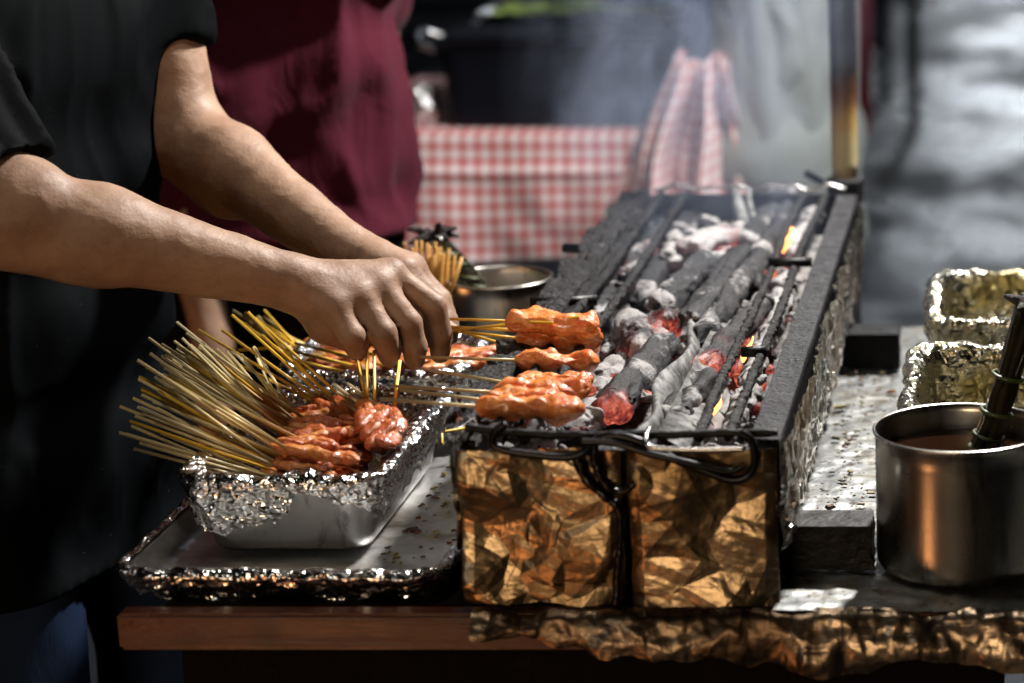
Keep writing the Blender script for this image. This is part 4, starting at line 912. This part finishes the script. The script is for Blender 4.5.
cl = link('tablecloth', new_mesh('tablecloth', V, grid_faces(200, len(P)), uv=UV), MT['gingham']); tag(cl, 'red and white gingham cloth hanging over the front of the back table', 'tablecloth')
# bunched gingham at the right end
nu, nv = 140, 60; V = []; UV = []
for i in range(nu):
    t = i/(nu-1)
    for j in range(nv):
        s = j/(nv-1); x = at(674+54*t+(1-s)**1.1*(t-.8)*100+6*math.sin(s*7+t*5)*(1-s), 0, Y=4.5).x; z = at(0, 60+(1-s)*148, Y=4.5).z; y = 4.52+.05*math.sin(t*15+s*2)*(1.1-s*.5)+.035*math.sin(t*31+s*5)-.06*(1-s)
        z += .012*math.sin(t*9+1)*s; x += .002*math.sin(t*23)*s; V.append((x, y, z)); UV.append(((t*.62+.05*s)/.0285, (s*.32+.04*t)/.0285))
mg = MT['gingham'].copy(); mg.name = 'pale_gingham'
for nd in mg.node_tree.nodes:
    if nd.type == 'VALTORGB':
        for e, c in zip(nd.color_ramp.elements, ((.8, .74, .72), (.72, .48, .46), (.6, .22, .21))): e.color = (*c, 1)
cb = link('checked_cloth', new_mesh('checked_cloth', V, grid_faces(nu, nv), uv=UV), mg); tag(cb, 'pale bunched end of gingham fabric gathered at the right end of the back table', 'cloth')
# solidity for the two cloths
for o in (cl, cb):
    md = o.modifiers.new('t', 'SOLIDIFY'); md.thickness = .0015

# black insulated box with silver tray of greens
bx0, bx1 = at(446, 133, Y=4.66).x, at(664, 133, Y=4.66).x
bb = thing('food_warmer', 'black lidless food box with a wide rim on the checked table', 'food box', loc=((bx0+bx1)/2, 4.85, TTZ))
hx, hy = (bx1-bx0)/2, .22
tub('box_body', bb, MT['black_box'], 0, 0, hx, hy, .03, .002, .17, .012, wide_rim=.014)
box('lid', -hx+.004, hx-.004, -hy+.004, -.005, .1725, .18, MT['black_box'], bb, bevel=.003)
tube('handle', spline([(-hx-.012, -.18, .15), (-hx-.05, -.17, .165), (-hx-.055, -.1, .175), (-hx-.014, -.08, .16)], 30), .008, MT['bright_wire'], bb, n=10)
tube('handle', spline([(hx+.012, -.18, .15), (hx+.04, -.17, .16), (hx+.04, -.1, .16), (hx+.014, -.08, .16)], 30), .007, MT['black_box'], bb, n=10)
st = thing('steel_tray', 'shallow steel tray of chopped greens set into the black food box', 'tray', loc=((bx0+bx1)/2+.01, 4.985, TTZ+.172)); tub('tray_body', st, MT['steel'], 0, 0, hx-.01, .115, .03, 0, .022, .01, wide_rim=.01)
nx = 60; X, Y = np.meshgrid(np.linspace(-hx+.04, hx-.04, nx), np.linspace(-.1, .1, nx), indexing='ij'); P = np.stack([X.ravel(), Y.ravel(), X.ravel()*0], 1); P[:, 2] = .018+.012*fbm(P, 25, 4, 4)
gg = link('greens', new_mesh('greens', P, grid_faces(nx, nx), False), MT['lettuce']); gg.location = st.location; tag(gg, 'pale chopped greens filling the steel tray on the black box', 'vegetables')
# crumpled foil wads left of the box
def ball(name, c, r, seed, mat, lab, cat, sq=(1, 1, 1)):
    nu, nv = 40, 40; V = []
    for i in range(nu):
        for j in range(nv):
            a, b = math.pi*i/(nu-1), 2*math.pi*j/nv; V.append((math.sin(a)*math.cos(b)*sq[0], math.sin(a)*math.sin(b)*sq[1], math.cos(a)*sq[2]))
    V = np.array(V); V = V*r*(1+.35*crumple(V*r+seed, 28, seed)[:, None]); o = link(name, new_mesh(name, V, _wrapq(nu, nv), False), mat); o.location = c; return tag(o, lab, cat)
ball('foil_wad', at(425, 104, Y=4.68)+Vector((0, 0, -.006)), .038, 3, MT['foil'], 'crumpled shiny foil wad on the checked table left of the black box', 'foil', (.8, .8, 1.15))

# far things on the wet ground
leg = thing('market_stand', 'tall black metal stand on the wet ground far behind the cart', 'stand', loc=(-.38, 9.7, 0))
for (x, y) in ((0, 0), (-.16, .9), (-.62, .25), (-.78, 1.15)): tube('leg', [(x, y, 0), (x, y, .6), (x, y, 1.02)], .024, MT['iron'], leg, n=12); 
box('shelf', -.82, .04, -.04, 1.2, 1.02, 1.06, MT['iron'], leg); box('crate', -.55, -.12, .2, .8, .30, .62, MT['iron'], leg)
n = 40; V = []
A, B = at(836, -10, Y=6.0), at(864, 135, Y=6.0)
for i in range(n):
    t = i/(n-1); c = A.lerp(B, t); w = .085*(1-t*.8)
    for j in range(14): s = j/13-.5; V.append((c.x+w*s*2, c.y+.02*math.sin(j*1.2+t*4), c.z))
rd = link('red_tarp', new_mesh('red_tarp', V, grid_faces(n, 14)), MT['red']); md = rd.modifiers.new('t', 'SOLIDIFY'); md.thickness = .004; tag(rd, 'red folded cloth hanging behind the scorched post', 'cloth')

# ------------------------------------------------------------------ smoke
sm = M('smoke_air'); sm.N.remove(sm.b)
v = sm.co; wn = sm.n('TexNoise', {'Vector': v, 'Scale': 5., 'Detail': 2.}).outputs['Color']
wv = sm.n('VectorMath', {0: v, 1: sm.n('VectorMath', {0: wn, 'Scale': .25}, operation='SCALE').outputs[0]}, operation='ADD').outputs[0]
nz = sm.noise(13, 4, .6, sm.mp((1, 1, .45), wv)); den = sm.ramp(nz, [(.47, 0.), (.72, 1.)])
ln = sm.n('VectorMath', {0: sm.mp((1/.24, 1/.5, 1/.38))}, operation='LENGTH').outputs['Value']; fall = sm.ramp(ln, [(.25, 1.), (1., 0.)])
pv = sm.n('VolumePrincipled', {'Color': (.6, .72, 1.), 'Density': sm.math('MULTIPLY', sm.math('MULTIPLY', den, fall), 2.1), 'Anisotropy': .2})
sm.L.new(pv.outputs[0], sm.N['Material Output'].inputs['Volume']); sm.m.volume_intersection_method = 'FAST' if hasattr(sm.m, 'volume_intersection_method') else None
import bmesh
bm = bmesh.new(); bmesh.ops.create_uvsphere(bm, u_segments=32, v_segments=16, radius=1); me = bpy.data.meshes.new('smoke')
for v_ in bm.verts: v_.co = Vector((v_.co.x*.24, v_.co.y*.5, v_.co.z*.38))
bm.to_mesh(me); bm.free(); so = link('smoke', me, sm.m, kind='stuff'); so.location = (-.40, 3.10, 1.18); so.rotation_euler = (0, R(6), 0)

# ------------------------------------------------------------------ light: a night market
W = bpy.data.worlds.new('World'); S.world = W; W.use_nodes = True; nt = W.node_tree
sky = nt.nodes.new('ShaderNodeTexSky'); sky.sky_type = 'NISHITA'; sky.sun_disc = False; sky.sun_elevation = R(-3); sky.sun_rotation = R(200)
nt.links.new(sky.outputs[0], nt.nodes['Background'].inputs[0]); nt.nodes['Background'].inputs[1].default_value = .006
def lamp(name, loc, to, size, power, col, sy=None, spread=180):
    d = bpy.data.lights.new(name, 'AREA'); d.shape = 'RECTANGLE' if sy else 'DISK'; d.size = size; d.energy = power; d.color = col; d.spread = R(spread)
    if sy: d.size_y = sy
    o = bpy.data.objects.new(name, d); COL.objects.link(o); o.location = loc; o.rotation_euler = (Vector(to)-Vector(loc)).to_track_quat('-Z', 'Y').to_euler(); return o
lamp('stall_lamp', (.15, 3.5, 2.3), (-.6, 2.5, .95), .15, 92, (1., .95, .89))
lamp('stall_lamp', (-.5, 2.3, 2.6), (-.6, 2.5, .9), .2, 7, (1., .92, .8))
lamp('market_lamp', (.9, 4.0, 3.0), (-.8, 4.6, .8), .5, 14, (.9, .94, 1.), spread=90)
lamp('opposite_stall_light', (-.9, -1.2, 1.3), (-.5, 2.2, .9), 1.1, 24, (1., .72, .44), .4)
lamp('opposite_stall_light', (-2.4, -.6, 2.3), (-.6, 2.3, .9), .8, 5, (1., .97, .92), .6)
lamp('added_arm_lamp', (-1.3, 3.05, .32), (-1.15, 3.37, .7), .1, 1.1, (1., .42, .14))  # added orange lamp without a burner, lights the hanging arm from below
lamp('low_warm_lamp', (-.9, 1.35, .35), (-.85, 2.5, 1.05), .25, 1.3, (1., .42, .16))
lamp('street_light', (.34, 19, 2.7), (.1, 9, 0), .7, 50, (.86, .93, 1.), .45)
lamp('street_light', (0., 24, 1.5), (.1, 12, 0), .4, 34, (.86, .93, 1.), .4)
lamp('street_light', (-1.5, 14, 4.5), (-.3, 9, 0), 1., 11, (.72, .84, 1.))


v = S.view_settings; S.display_settings.display_device = 'sRGB'; v.view_transform = 'Standard'; v.look = 'None'; v.exposure = 0; v.gamma = 1
S.cycles.use_denoising = True; S.cycles.max_bounces = 8; S.cycles.volume_bounces = 0; S.cycles.volume_step_rate = 3; S.cycles.caustics_reflective = False; S.cycles.caustics_refractive = False; S.cycles.sample_clamp_indirect = 6
bpy.context.view_layer.update()
